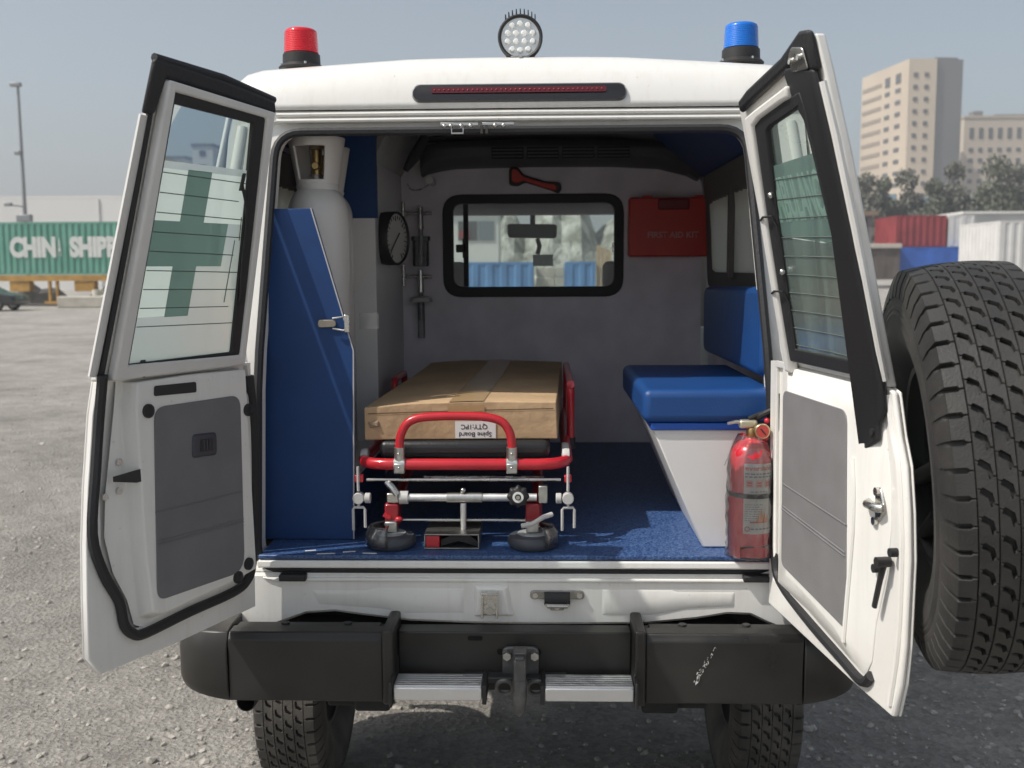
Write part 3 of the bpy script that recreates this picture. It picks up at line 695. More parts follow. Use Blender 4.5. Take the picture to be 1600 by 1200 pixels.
# opening seal
oo, sl = rect_pair((-.882, -.832, .822, .772, .70, 1.9725, .05, .02), (-.744, -.703, .686, .615, .706, 1.914, .075, .07))
MB().tube([L3(p, .008) for p in sl], .0125, 8, closed=True).build('opening_seal', RUBBER, AMB)
# door hinges' dark pads and check links on the sill corners
MB().box((-.640, -.012, .688), (.075, .03, .018)).build('buffer_pad', RUBBER, AMB, bevel=.004)
MB().box((.628, -.012, .690), (.075, .03, .018)).build('buffer_pad', RUBBER, AMB, bevel=.004)
# ---- rear panel below the opening
bot = [(-.865, .53), (-.78, .535), (-.71, .545), (-.665, .562), (-.61, .582), (-.53, .588), (-.44, .576), (-.32, .562), (-.15, .556), (0, .554), (.17, .555), (.33, .557), (.47, .572), (.55, .586), (.615, .584), (.66, .562), (.70, .545), (.75, .535), (.805, .53)]
top_ = [(x, .70) for x, _ in bot]
m_ = MB()
m_.loft([[(x, .09, z) for x, z in top_], [(x, .002, z-.004) for x, z in top_], [(x, -.004, z-.012) for x, z in top_], [(x, -.004, z+.008) for x, z in bot], [(x, .006, z) for x, z in bot], [(x, .05, z-.002) for x, z in bot]], closed=False, caps=False)
rp_ = m_.build('rear_panel', PAINT_IN, AMB, smooth=35, solid=.004)
def emboss(poly, y0, y1, inset, name='stamping', parent=None):
    c = Vector((sum(p[0] for p in poly)/len(poly), sum(p[1] for p in poly)/len(poly)))
    def shrink(p, d):
        v = Vector(p)-c; return (p[0]-math.copysign(min(d, abs(v.x)*.5), v.x), p[1]-math.copysign(min(d*.6, abs(v.y)*.5), v.y))
    inn = [shrink(p, inset) for p in poly]
    MB().loft([[(x, y0, z) for x, z in poly], [(x, y1, z) for x, z in inn]], closed=True).build(name, PAINT_IN, parent or rp_, smooth=30, bevel=.004, seg=3)
emboss([(-.60, .655), (-.45, .655), (-.42, .662), (-.16, .662), (-.16, .582), (-.32, .580), (-.42, .594), (-.58, .606)], -.003, -.009, .020)
emboss([(-.145, .668), (-.045, .668), (-.03, .578), (-.145, .575)], -.003, -.02, .014)
emboss([(.20, .66), (.40, .66), (.42, .654), (.58, .654), (.58, .606), (.45, .596), (.33, .578), (.20, .578)], -.003, -.009, .020)
emboss([(-.735, .688), (.675, .688), (.64, .672), (-.70, .672)], -.003, -.013, .012, 'upper_rail')
# strikers on the panel
st = MB(); st.bb(-.118, -.078, -.026, -.0205, .588, .648); st = st.build('latch_striker', CHROME, AMB, bevel=.003)
m_ = MB(); m_.bb(-.121, -.115, -.05, -.02, .585, .650); m_.bb(-.081, -.075, -.05, -.02, .585, .650); m_.bb(-.121, -.075, -.05, -.022, .6505, .655); m_.build('side_plate', CHROME, st, bevel=.001)
for x, z in ((-.098, .630), (-.107, .612), (-.089, .612)): MB().cyl((x, -.032, z), (x, -.025, z), .007, 10).build('rivet', CHROME, st)
MB().cyl((-.098, -.034, .601), (-.098, -.025, .601), .011, 12).build('bolt', ZINC, st)
s2 = MB(); s2.prism([(x, -.012, z) for x, z in roundpoly([(.012, .652), (.160, .652), (.160, .628), (.012, .628)], .011)], (0, .007, 0)); s2.prism([(x, -.011, z) for x, z in [(.066, .628), (.106, .628), (.104, .596), (.068, .596)]], (0, .006, 0))
s2 = s2.build('latch_striker', mat('dull_steel', (.36, .35, .32), .4, metal=1, var=.15, vscale=40), AMB, bevel=.002)
for x, z in ((.026, .640), (.147, .640), (.086, .608)): MB().cyl((x, -.019, z), (x, -.011, z), .0075, 12).build('bolt', CHROME, s2)
m_ = MB(); m_.lathe([(.0, -.035), (.018, -.035), (.018, .035), (0, .035)], (.086, -.018, .632), 'x', 12); m_.build('roller', RUBBER, s2)
m_ = MB(); m_.tube([(.053, -.02, .622), (.06, -.036, .617), (.112, -.036, .617), (.119, -.02, .622)], .006, 8); m_.build('striker_bar', CHROME, s2)
# ---- top latch row in the header
tl = empty('top_latch', (-.13, .19, 1.92), parent=AMB)
MB().bb(-.235, -.130, .160, .172, 1.9235, 1.932).build('plate', CHROME, tl, bevel=.001)
MB().bb(-.118, -.030, .160, .172, 1.9245, 1.932).build('plate', CHROME, tl, bevel=.001)
MB().tube([(-.204, .166, 1.924), (-.204, .164, 1.903), (-.172, .164, 1.903), (-.172, .166, 1.924)], .0035, 6).build('loop', CHROME, tl)
MB().bb(-.124, -.117, .160, .174, 1.902, 1.924).build('hook', DARKG, tl); MB().bb(-.110, -.103, .160, .174, 1.902, 1.924).build('hook', DARKG, tl)
for x in (-.224, -.206, -.177, -.151, -.083, -.060): MB().ball((x, .160, 1.923), .0065, 10).build('bolt', CHROME, tl)
# ---- high brake light
m_ = MB(); o_ = rrect(-.318, .284, 1.990, 2.044, .024, 6)
m_.loft([[(x, .215, z) for x, y, z in o_], [(x, .192-(z-1.99)*-.25, z) for x, y, z in o_], [(-.017+(x+.017)*.985, .180+(z-1.99)*.25, 2.017+(z-2.017)*.78) for x, y, z in o_]], closed=True)
bl = m_.build('brake_light', mat('smoked_black_lens', (.012, .010, .010), .08, coat=.8), AMB, smooth=50)
m_ = MB(); o_ = rrect(-.262, .226, 2.016, 2.032, .006, 4)
m_.loft([[(x, .192, z) for x, y, z in o_], [(x, .1835+(z-2.017)*.28, z) for x, y, z in o_]], closed=True); m_.build('red_lens', mat('dark_red_lens', (.10, .006, .010), .15, coat=.6), bl)
me = None
for i in range(36):
    x = -.252+i*.0133
    if me is None:
        q = MB(); q.ball((0, 0, 0), .0032, 8); me_ = q.build('led', mat('red_led', (.26, .012, .018), .3), bl); me_.location = (x, .1838+.0018, 2.024); me = me_.data
    else:
        o = bpy.data.objects.new('led', me); COL.objects.link(o); o.location = (x, .1856, 2.024); o.parent = bl; o.matrix_parent_inverse = parent_matrix(bl).inverted()
# ---- beacons
def beacon(x, col, nm, lb):
    y, z = .40, 2.122
    base = MB(); base.lathe([(0, 0), (.066, 0), (.068, .006), (.060, .014), (.056, .016), (.055, .044), (.050, .048), (0, .048)], (x, y, z), 'z', 32)
    bo = base.build('beacon', PLASTIC, AMB, smooth=40); bo['label'] = lb
    m = bpy.data.materials.new(nm); m.use_nodes = True; p = m.node_tree.nodes['Principled BSDF']
    p.inputs['Base Color'].default_value = (*col, 1); p.inputs['Roughness'].default_value = .12; p.inputs['Coat Weight'].default_value = .6
    p.inputs['Subsurface Weight'].default_value = .25; p.inputs['Subsurface Radius'].default_value = tuple(.06*c+.002 for c in col)
    pr_ = [(.050, .048)]
    for k in range(12):
        r = .0515-.003*k/12; h = .049+k*.0052; pr_ += [(r, h), (r-.0012, h+.0045)]
    pr_ += [(.046, .114), (.040, .118), (0, .118)]
    MB().lathe(pr_, (x, y, z), 'z', 40).build('lens', m, bo, smooth=50)
    for a in range(4): MB().cyl((x+.061*math.cos(a*1.57+.4), y+.061*math.sin(a*1.57+.4), z+.008), (x+.061*math.cos(a*1.57+.4), y+.061*math.sin(a*1.57+.4), z+.016), .004, 8).build('screw', CHROME, bo)
beacon(-.672, (.72, .008, .02), 'red_beacon_lens', 'red ribbed beacon on the roof corner')
beacon(.634, (.004, .17, .66), 'blue_beacon_lens', 'blue ribbed beacon on the roof corner')
# ---- round work light
wl = empty('work_light', (-.015, .30, 2.12), parent=AMB)
MB().lathe([(0, .035), (.060, .035), (.064, .012), (.0645, -.012), (.060, -.018), (.056, -.016), (.055, -.008), (0, -.008)], (-.015, .30, 2.187), 'y', 40).build('housing', PLASTIC, wl)
MB().lathe([(0, -.0082), (.0545, -.0082)], (-.015, .30, 2.187), 'y', 40).build('reflector', mat('bright_reflector', (.85, .86, .84), .3, metal=.6), wl)
LED = mat('clear_led_optic', (.95, .96, .94), .12, coat=.6)
pts = [(-.0325, 0), (-.011, 0), (.0115, 0), (.033, 0)]
spots = [(-.036, .012), (-.012, .012), (.012, .012), (.036, .012), (-.036, -.012), (-.012, -.012), (.012, -.012), (.036, -.012), (-.023, .033), (0, .038), (.023, .033), (-.023, -.033), (0, -.036), (.023, -.033)]
q = MB(); q.lathe([(.0, -.008), (.006, -.0075), (.0095, 0), (.0098, .004)], (0, 0, 0), 'y', 14); led0 = q.build('led_optic', LED, wl)
led0.location = (-.015+spots[0][0], .2885, 2.187+spots[0][1])
for dx, dz in spots[1:]:
    o = bpy.data.objects.new('led_optic', led0.data); COL.objects.link(o); o.location = (-.015+dx, .2885, 2.187+dz); o.parent = wl; o.matrix_parent_inverse = parent_matrix(wl).inverted()
for i in range(9):
    a = R_(50+10*i); MB().box((-.015+.066*math.cos(a), .325, 2.187+.068*math.sin(a)), (.003, .05, .028)).build('cooling_fin', PLASTIC, wl)
MB().tube([(-.05, .306, 2.145), (-.046, .306, 2.128), (.016, .306, 2.128), (.02, .306, 2.145)], .006, 8, flat=(1.6, .8)).build('bracket', PLASTIC, wl)
MB().bb(-.042, .012, .275, .335, 2.1275, 2.133).build('foot', mat('grey_bracket', (.25, .25, .26), .4, metal=.7), wl, bevel=.002)
MB().cyl((-.015, .272, 2.130), (-.015, .262, 2.130), .006, 8).build('bolt', CHROME, wl)

# ---------------------------------------------------------------- rear doors (hinged at the opening's sides, swung open)
class DoorFrame:
    def __init__(s, side, H, ang, ln, zt):
        s.side = side; s.H = Vector((H[0], H[1], 0)); a = R_(ang); s.ln = ln; s.zt = zt
        s.du = 0.0; s.nl = 1.0; s.k, s.b = ((.522, .0175) if side < 0 else (.5, .0185))
        s.U = Vector((side*math.sin(a), -math.cos(a), 0)); s.N = Vector((-side*math.cos(a), -math.sin(a), 0))
    def __call__(s, u, z, d=0.0):
        return s.H+s.U*(u+s.du)+s.N*(d*s.k+s.b+s.nl*s.ln*max(0, z-ZBELT)/(s.zt-ZBELT))+Vector((0, 0, z))
    def pts(s, uz, d): return [s(u, z, d) for u, z in uz]
    def slab(s, mb, uz, d0, d1): mb.loft([s.pts(uz, d0), s.pts(uz, d1)], closed=True); return mb
    def frame(s, mb, outer, inner, d0, d1): mb.loft([s.pts(outer, d0), s.pts(inner, d0), s.pts(inner, d1), s.pts(outer, d1)], closed=True, loop=True); return mb
def same_count(poly, r, n=4): return roundpoly(poly, r, n)
LD = DoorFrame(-1, (-.745, -.02), 24, .23, 1.955)
RD = DoorFrame(1, (.675, -.02), 9, .21, 1.97)

def left_door():
    D = LD
    # outer skin with folded flange
    lo = [(.02, .615), (.30, .612), (.555, .618), (.585, .663), (.582, .80), (.576, .925), (.563, 1.05), (.548, 1.152), (.540, 1.21), (.532, 1.285), (.30, 1.285), (.02, 1.285)]
    m = MB(); D.slab(m, lo, -.045, -.032); door = m.build('door', PAINT, AMB, bevel=.004); door['label'] = 'rear door with the frosted cross window'
    m = MB()
    inn = [(u-(.012 if u > .5 else 0), z+(.008 if z < .7 else 0)) for u, z in lo]
    D.frame(m, lo, [(.03, .70), (.30, .69), (.47, .69), (.49, .72), (.50, .78), (.535, .90), (.53, 1.05), (.525, 1.152), (.51, 1.21), (.49, 1.28), (.30, 1.278), (.03, 1.278)], -.031, -.002)
    m.build('hem_flange', PAINT, door, bevel=.005)
    D.du = -.016; D.nl = 0
    # inner pressing
    out = [(.035, .70), (.16, .688), (.30, .684), (.435, .680), (.47, .70), (.487, .765), (.525, .84), (.545, .93), (.535, 1.03), (.512, 1.15), (.497, 1.23), (.49, 1.285), (.28, 1.285), (.05, 1.285)]
    inn = [(.068, .735), (.16, .725), (.30, .72), (.41, .716), (.44, .73), (.445, .78), (.452, .85), (.456, .93), (.458, 1.03), (.462, 1.15), (.462, 1.22), (.455, 1.275), (.28, 1.277), (.085, 1.272)]
    m = MB(); m.loft([D.pts(out, -.002), D.pts([(b+(.016 if b > .4 else -.012 if b < .1 else 0), d-(.012 if d < .8 else 0)) for b, d in inn], .0), D.pts(inn, .066), D.pts([(u*.96+.01, z*.97+.03) for u, z in inn], .0665)], closed=True)
    m.build('inner_panel', PAINT_IN, door, smooth=30, bevel=.006, seg=3)
    # trim card with rounded corners and pressed lines
    tp = roundpoly([(.118, .742), (.428, .752), (.412, 1.212), (.112, 1.208)], [.05, .03, .035, .035], 5)
    m = MB(); D.slab(m, tp, .0664, .0722); m.build('trim_panel', TRIM, door, bevel=.003)
    for za, zb in ((.955, .965), (.882, .895), (.874, .887)):
        MB().tube([D(.118, za, .0722), D(.27, (za+zb)/2, .0724), D(.422, zb, .0722)], .0022, 6).build('stitch_line', TRIM, door)
    # pull handle bezel
    hb = MB(); hb.loft([D.pts(roundpoly([(.208, 1.066), (.298, 1.072), (.294, 1.132), (.208, 1.126)], .012), .0722), D.pts(roundpoly([(.214, 1.071), (.292, 1.077), (.288, 1.127), (.214, 1.121)], .01), .082)], closed=True)
    hb = hb.build('inner_handle', mat('charcoal_plastic', (.05, .052, .065), .45), door, bevel=.002)
    m = MB(); D.slab(m, [(.228, 1.082), (.272, 1.085), (.270, 1.115), (.228, 1.112)], .082, .0845); m.build('recess', PLASTIC, hb)
    for u in (.240, .250, .260): MB().tube([D(u, 1.086, .086), D(u, 1.112, .086)], .0022, 6).build('rib', mat('charcoal_plastic', (0, 0, 0)), hb)
    for u, z in ((.430, 1.206), (.083, 1.165), (.102, .757), (.145, .732)):
        c = D(u, z, .066); MB().lathe([(0, .004), (.010, .004), (.013, .007), (.0165, .006), (.0165, 0)], (0, 0, 0), 'z', 18, mtx=Matrix.Translation(c) @ D.N.to_track_quat('Z', 'Y').to_matrix().to_4x4()).build('rubber_plug', RUBBER, door)
    m = MB(); D.slab(m, roundpoly([(.270, 1.232), (.410, 1.238), (.408, 1.262), (.270, 1.258)], .006), .0664, .071); m.build('slot_cover', PLASTIC, door, bevel=.002)
    MB().tube([D(.437, 1.285, .055), D(.437, 1.325, .055)], [.008, .010], 8).build('lock_button', PLASTIC, door)
    for u, z in ((.492, 1.094), (.496, 1.028), (.538, 1.022)):
        c = D(u, z, .0); MB().cyl(c, c+D.N*.006, .0085, 14).build('bolt', CHROME, door)
    m = MB(); m.loft([D.pts([(.455, 1.045), (.472, 1.045), (.472, 1.075), (.455, 1.075)], .064), D.pts([(.53, 1.058), (.535, 1.058), (.535, 1.07), (.53, 1.07)], .052)], closed=True); m.build('latch_lever', PLASTIC, door, bevel=.003)
    D.du = 0; D.nl = 1
    MB().tube([D(.533, 1.88, .0), D(.530, 1.7, .0), D(.528, 1.5, .0), D(.528, 1.29, .0)], .0075, 8).build('edge_seal', RUBBER, door)
    # weather seal
    path = [(.530, 1.30), (.533, 1.19), (.548, 1.086), (.566, .946), (.540, .850), (.500, .775), (.488, .715), (.462, .684), (.425, .674), (.277, .681), (.12, .684), (.06, .70), (.036, .745), (.015, .9), (.012, 1.11), (.024, 1.25)]
    MB().tube(smoothpath([D(u, z, .014) for u, z in path], 4), .0125, 8).build('door_seal', RUBBER, door)
    # upper window frame
    of = [(.534, 1.285), (.531, 1.60), (.529, 1.957), (.150, 1.925), (.098, 1.60), (.05, 1.285)]
    nf = [(.500, 1.33), (.498, 1.60), (.500, 1.90), (.205, 1.885), (.168, 1.60), (.115, 1.32)]
    m = MB(); D.frame(m, of, nf, -.045, -.004); m.build('window_frame', PAINT_IN, door, bevel=.005, seg=3)
    # pillar return strip along the free edge
    MB().tube([D(.545, 1.30, -.012), D(.543, 1.6, -.012), D(.541, 1.85, -.012)], .011, 8, flat=(.8, 1.5)).build('edge_strip', mat('grey_edge_paint', (.62, .61, .59), .5), door)
    D.du = -.012
    # inner grey frame
    of2 = [(.524, 1.285), (.528, 1.60), (.532, 1.920), (.183, 1.899), (.135, 1.60), (.084, 1.283)]
    nf2 = [(.488, 1.318), (.496, 1.60), (.508, 1.900), (.207, 1.884), (.158, 1.60), (.108, 1.312)]
    m = MB(); D.frame(m, of2, nf2, .0, .05); m.build('inner_window_frame', mat('satin_grey_frame', (.70, .69, .67), .45, var=.04), door, bevel=.006, seg=3)
    D.du = -.02
    # rubber around the glass, heavy along the top and hinge side
    of3 = [(.496, 1.30), (.503, 1.60), (.515, 1.900), (.205, 1.886), (.156, 1.60), (.106, 1.298)]
    nf3 = [(.488, 1.320), (.496, 1.60), (.506, 1.878), (.250, 1.868), (.198, 1.60), (.148, 1.322)]
    m = MB(); D.frame(m, of3, nf3, .008, .034); m.build('glazing_rubber', RUBBER, door, bevel=.004)
    D.du = 0
    # black hood seal across the top
    tp = [(.558, 1.85), (.556, 1.957), (.34, 1.945), (.165, 1.927), (.150, 1.90), (.175, 1.898), (.34, 1.912), (.515, 1.924), (.528, 1.85)]
    m = MB(); D.slab(m, tp, -.004, .026); m.build('top_seal', RUBBER, door, bevel=.008, seg=3)
    MB().tube([D(.55, 1.960, .002), D(.34, 1.952, .002), D(.16, 1.930, .002)], .009, 8).build('top_lip', RUBBER, door)
    D.du = -.024
    # glass, frosted film with a clear cross, heater wires
    gp = [(.490, 1.312), (.498, 1.60), (.510, 1.885), (.235, 1.876), (.185, 1.60), (.135, 1.312)]
    m = MB(); m.face(D.pts(gp, .017)); g_ = m.build('window_glass', GLASS, door, smooth=0)
    fl = lambda z: (.489+(z-1.315)*.03 if z < 1.6 else .4975+(z-1.6)*.045) ; fr = lambda z: (.139+(z-1.312)*.174 if z < 1.6 else .189+(z-1.6)*.186)
    zt_, zb_ = 1.763, 1.318
    c0, c1 = (lambda z: .332+(z-1.42)*.055), (lambda z: .404+(z-1.42)*.055)      # upright bar
    h0, h1 = (lambda z: .252+(z-1.53)*.06), (lambda z: .498+(z-1.53)*.02)        # cross bar
    za, zb, zc, zd = 1.424, 1.538, 1.638, 1.748
    m = MB()
    def q(fa, fb, z0, z1): m.face(D.pts([(fa(z0), z0), (fb(z0), z0), (fb(z1), z1), (fa(z1), z1)], .019))
    for z0, z1 in ((zb_, 1.37), (1.37, za)): q(fr, fl, z0, z1)
    q(fr, c0, za, zb); q(c1, fl, za, zb)
    for z0, z1 in ((zb, 1.60), (1.60, zc)): q(fr, h0, z0, z1)
    h1e = lambda z: min(h1(z), fl(z)-.002)
    q(h1e, fl, zb, zc)
    q(fr, c0, zc, zd); q(c1, fl, zc, zd); q(fr, fl, zd, zt_)
    m.build('frosted_film', FILM, door, smooth=0)
    m = MB()
    m.face(D.pts([(c0(za)-.002, za-.002), (c1(za)+.002, za-.002), (c1(zb)+.002, zb), (h1e(zb), zb), (h1e(zc), zc), (c1(zc)+.002, zc), (c1(zd)+.002, zd+.002), (c0(zd)-.002, zd+.002), (c0(zc)-.002, zc), (h0(zc), zc), (h0(zb), zb), (c0(zb)-.002, zb)], .0195))
    m.build('green_cross', CROSSFILM, door, smooth=0)
    WIRE = mat('heater_wire', (.10, .12, .11), .6)
    for k in range(9):
        z = 1.735-k*.042; a = fr(z)+.012*(k % 3 == 1)*2; b = fl(z)-.006
        MB().tube([D(b, z+.004, .0212), D((a+b)/2, z+.001, .0212), D(a+.01, z-.002, .0212)], .0011, 4).build('heater_wire', WIRE, g_)
    for k, (za_, zb2) in enumerate(((1.655, 1.60), (1.60, 1.45))):
        u = fr((za_+zb2)/2)+.024*(k+1); MB().tube([D(u, za_, .0212), D(u-.01, zb2, .0212)], .0011, 4).build('heater_wire', WIRE, g_)
    m = MB(); D.slab(m, [(.247, 1.715), (.256, 1.715), (.256, 1.755), (.247, 1.755)], .034, .042); m.build('wire_terminal', PLASTIC, g_)
    D.du = -.015
    MB().tube(smoothpath([D(.244, 1.73, .04), D(.205, 1.66, .045), D(.185, 1.55, .047), D(.165, 1.47, .045), D(.16, 1.45, .04)], 5), .004, 6).build('heater_cable', RUBBER, door)
left_door()

def right_door():
    D = RD
    lo = [(.0, .622), (.25, .615), (.50, .607), (.690, .607), (.714, .686), (.725, .771), (.728, .95), (.718, 1.045), (.700, 1.135), (.672, 1.191), (.658, 1.277), (.634, 1.285), (.30, 1.285), (.0, 1.285)]
    m = MB(); D.slab(m, lo, -.045, -.032); door = m.build('door', PAINT, AMB, bevel=.004); door['label'] = 'rear door with the black pillar cover'
    inn = [(.03, .70), (.25, .70), (.50, .66), (.57, .665), (.58, .70), (.59, .78), (.62, .92), (.625, 1.03), (.61, 1.13), (.59, 1.19), (.575, 1.25), (.56, 1.265), (.30, 1.27), (.03, 1.27)]
    m = MB(); D.frame(m, lo, inn, -.031, -.004); m.build('hem_flange', PAINT, door, bevel=.006, seg=3)
    MB().tube(smoothpath([D(u-.012, z, -.003) for u, z in [(.69, .63), (.716, .771), (.718, .95), (.708, 1.045), (.69, 1.135), (.662, 1.191), (.648, 1.27)]], 4), .007, 8).build('hem_bead', PAINT, door)
    D.nl = 0
    # shut face (the band between outer flange and inner pressing)
    out = [(.06, .70), (.25, .69), (.49, .655), (.575, .645), (.60, .69), (.612, .78), (.652, .90), (.662, 1.0), (.655, 1.09), (.632, 1.17), (.618, 1.22), (.605, 1.285), (.30, 1.285), (.06, 1.285)]
    inn = [(.17, .752), (.28, .744), (.46, .716), (.505, .700), (.522, .715), (.53, .79), (.545, .90), (.548, 1.0), (.545, 1.09), (.535, 1.17), (.53, 1.22), (.525, 1.278), (.30, 1.28), (.15, 1.278)]
    m = MB(); m.loft([D.pts(out, -.004), D.pts([(a*.55+b*.45, c*.55+d*.45) for (a, c), (b, d) in zip(out, inn)], .022), D.pts(inn, .045), D.pts([(.34+(u-.34)*.97, 1.0+(z-1.0)*.98) for u, z in inn], .0455)], closed=True)
    m.build('inner_panel', PAINT_IN, door, smooth=30, bevel=.006, seg=3)
    MB().tube(smoothpath([D(.512, .705, .048), D(.522, .80, .048), D(.538, .95, .048), D(.538, 1.05, .048), D(.528, 1.12, .048)], 5), .006, 8).build('panel_bead', PAINT_IN, door)
    tp = roundpoly([(.148, .775), (.520, .735), (.492, 1.218), (.132, 1.222)], [.02, .02, .03, .025], 5)
    m = MB(); D.slab(m, tp, .0454, .0512); m.build('trim_panel', mat('light_grey_vinyl_trim', (.19, .187, .19), .6, var=.06, vscale=10, bump=.35, bscale=420, bdist=.002), door, bevel=.003)
    for za, zb in ((.985, .968), (.928, .905), (.92, .897)):
        MB().tube([D(.146, za, .0512), D(.33, (za+zb)/2, .0514), D(.508, zb, .0512)], .0024, 6).build('stitch_line', MATS['light_grey_vinyl_trim'], door)
    # weather seal, mainly seen along the foot of the door
    path = [(.02, 1.20), (.015, .9), (.02, .76), (.06, .70), (.25, .672), (.45, .645), (.56, .632), (.60, .66)]
    MB().tube(smoothpath([D(u, z, -.018 if u < .1 else .004) for u, z in path], 4), .012, 8).build('door_seal', RUBBER, door)
    # lock: striker plate, bolts, drop handle
    lk = MB(); lk.loft([D.pts(roundpoly([(.612, .985), (.650, 1.03), (.622, 1.085), (.582, 1.03)], .02), .012), D.pts(roundpoly([(.612, .99), (.644, 1.03), (.621, 1.08), (.588, 1.03)], .02), .022)], closed=True); lk = lk.build('lock_plate', CHROME, door, bevel=.002)
    MB().tube([D(.592, 1.036, .028), D(.60, 1.036, .048), D(.635, 1.036, .048), D(.645, 1.036, .028)], .010, 10).build('lock_bar', CHROME, lk)
    for u, z in ((.620, 1.066), (.614, 1.002)): c = D(u, z, .022); MB().cyl(c, c+D.N*.007, .009, 12).build('bolt', CHROME, lk)
    hd = MB(); hd.tube([D(.668, .93, .034), D(.655, .89, .036), D(.634, .825, .036)], [.009, .0075, .007], 8, flat=(.8, 1.1)); hd = hd.build('drop_handle', PLASTIC, door)
    c = D(.668, .93, .01); MB().cyl(c, c+D.N*.030, .011, 14).build('pivot', PLASTIC, hd)
    for u, z in ((.695, .957), (.628, .905)): c = D(u, z, .01); MB().cyl(c, c+D.N*.016, .0095, 12).build('bolt', RUBBER, door)
    D.nl = 1
    # upper frame
    of = [(.640, 1.285), (.652, 1.40), (.672, 1.55), (.692, 1.734), (.70, 1.90), (.697, 1.967), (.60, 1.962), (.30, 1.925), (.225, 1.905), (.165, 1.6), (.10, 1.285)]
    nf = [(.60, 1.33), (.605, 1.40), (.61, 1.55), (.615, 1.734), (.62, 1.85), (.61, 1.865), (.55, 1.862), (.42, 1.852), (.38, 1.84), (.305, 1.6), (.235, 1.325)]
    m = MB(); D.frame(m, of, nf, -.045, -.004); m.build('window_frame', PAINT, door, bevel=.005, seg=3)
    MB().tube([D(.642, 1.30, .004), D(.655, 1.42, .004), D(.675, 1.6, .004), D(.688, 1.78, .004), D(.69, 1.88, .004)], .008, 8).build('edge_bead', PAINT, door)
    D.du = -.035
    of2 = [(.65, 1.278), (.66, 1.40), (.66, 1.55), (.67, 1.734), (.675, 1.85), (.67, 1.897), (.57, 1.888), (.41, 1.872), (.345, 1.864), (.27, 1.6), (.190, 1.278)]
    nf2 = [(.63, 1.31), (.64, 1.40), (.64, 1.55), (.645, 1.734), (.65, 1.85), (.645, 1.872), (.56, 1.866), (.42, 1.852), (.378, 1.842), (.303, 1.6), (.223, 1.31)]
    m = MB(); D.slab(m, [(.190, 1.27), (.23, 1.44), (.27, 1.6), (.31, 1.74), (.345, 1.864), (.41, 1.872), (.57, 1.888), (.605, 1.892), (.60, 1.868), (.56, 1.866), (.42, 1.852), (.378, 1.842), (.343, 1.74), (.303, 1.6), (.263, 1.44), (.223, 1.27)], .0, .052); m.build('inner_window_frame', PAINT_IN, door, bevel=.006, seg=3)
    of3 = [(.63, 1.30), (.64, 1.40), (.64, 1.55), (.645, 1.734), (.65, 1.85), (.645, 1.873), (.56, 1.867), (.42, 1.853), (.376, 1.843), (.301, 1.6), (.221, 1.30)]
    nf3 = [(.625, 1.332), (.63, 1.40), (.63, 1.55), (.635, 1.734), (.635, 1.83), (.625, 1.848), (.55, 1.840), (.46, 1.832), (.435, 1.825), (.356, 1.6), (.275, 1.332)]
    m = MB(); D.frame(m, of3, nf3, .012, .038); m.build('glazing_rubber', RUBBER, door, bevel=.005)
    gp = [(.63, 1.315), (.635, 1.40), (.635, 1.55), (.64, 1.734), (.645, 1.85), (.64, 1.864), (.55, 1.856), (.46, 1.84), (.425, 1.832), (.346, 1.6), (.26, 1.315)]
    m = MB(); m.face(D.pts(gp, .02)); g_ = m.build('window_glass', GLASS, door, smooth=0)
    zf = 1.752
    lu = lambda z: .262+(z-1.32)*.31
    GFILM = glass_mat('green_frosted_film', (.45, .60, .54), .25, diff=.72, diffcol=(.40, .60, .53), refl=.5)
    m = MB(); m.face(D.pts([(lu(1.60), 1.60), (.64, 1.575), (.645, zf+.005), (lu(zf), zf)], .022)); m.build('lettered_film', GFILM, door, smooth=0)
    SFILM = glass_mat('smoked_frosted_film', (.42, .52, .48), .25, diff=.66, diffcol=(.38, .48, .44), refl=.5)
    m = MB(); m.face(D.pts([(lu(1.325), 1.325), (.63, 1.325), (.638, 1.573), (lu(1.598), 1.598)], .022)); m.build('frosted_film', SFILM, door, smooth=0)
    # lettering on the outside of the pane, so it is mirrored from the load space
    def wrap(v): return D(.495-v.x, 1.672+v.y, .024)
    text('mirrored_lettering', 'AMBULANCE', .105, Matrix(), glass_mat('pale_green_lettering', (.5, .66, .6), .25, diff=.6, diffcol=(.52, .70, .63), refl=.3), g_, weight=.003, sx=.50, warp=lambda v: wrap(Vector((-v.x, v.y*1.25, 0))))
    WIRE = MATS['heater_wire']
    for k in range(10):
        z = 1.722-k*.042; MB().tube([D(lu(z)+.004, z, .0245), D(.46, z-.002, .0245), D(.635, z-.006, .0245)], .0012, 4).build('heater_wire', WIRE, g_)
    D.du = 0
    # black pillar cover, upper and lower pieces
    up = [(.549, 1.912), (.560, 1.926), (.60, 1.922), (.690, 1.902), (.688, 1.80), (.680, 1.65), (.668, 1.50), (.652, 1.36), (.648, 1.29), (.645, 1.236), (.618, 1.205), (.618, 1.171), (.535, 1.130), (.505, 1.17), (.482, 1.222), (.482, 1.252), (.535, 1.285), (.545, 1.33), (.565, 1.42), (.588, 1.53), (.603, 1.65), (.610, 1.73), (.610, 1.77), (.590, 1.822), (.562, 1.862)]
    m = MB(); c = [(.60, z) for u, z in up]
    m.loft([D.pts(up, .012), D.pts([(u+(cu-u)*.10, z) for (u, z), (cu, _) in zip(up, c)], .034)], closed=True); pc = m.build('pillar_cover', mat('black_cover_plastic', (.015, .015, .017), .55, bump=.2, bscale=400, bdist=.0015), door, bevel=.006, seg=3)
    c = D(.60, 1.188, .033); MB().cyl(c, c+D.N*.005, .008, 12).build('screw', PLASTIC, pc)
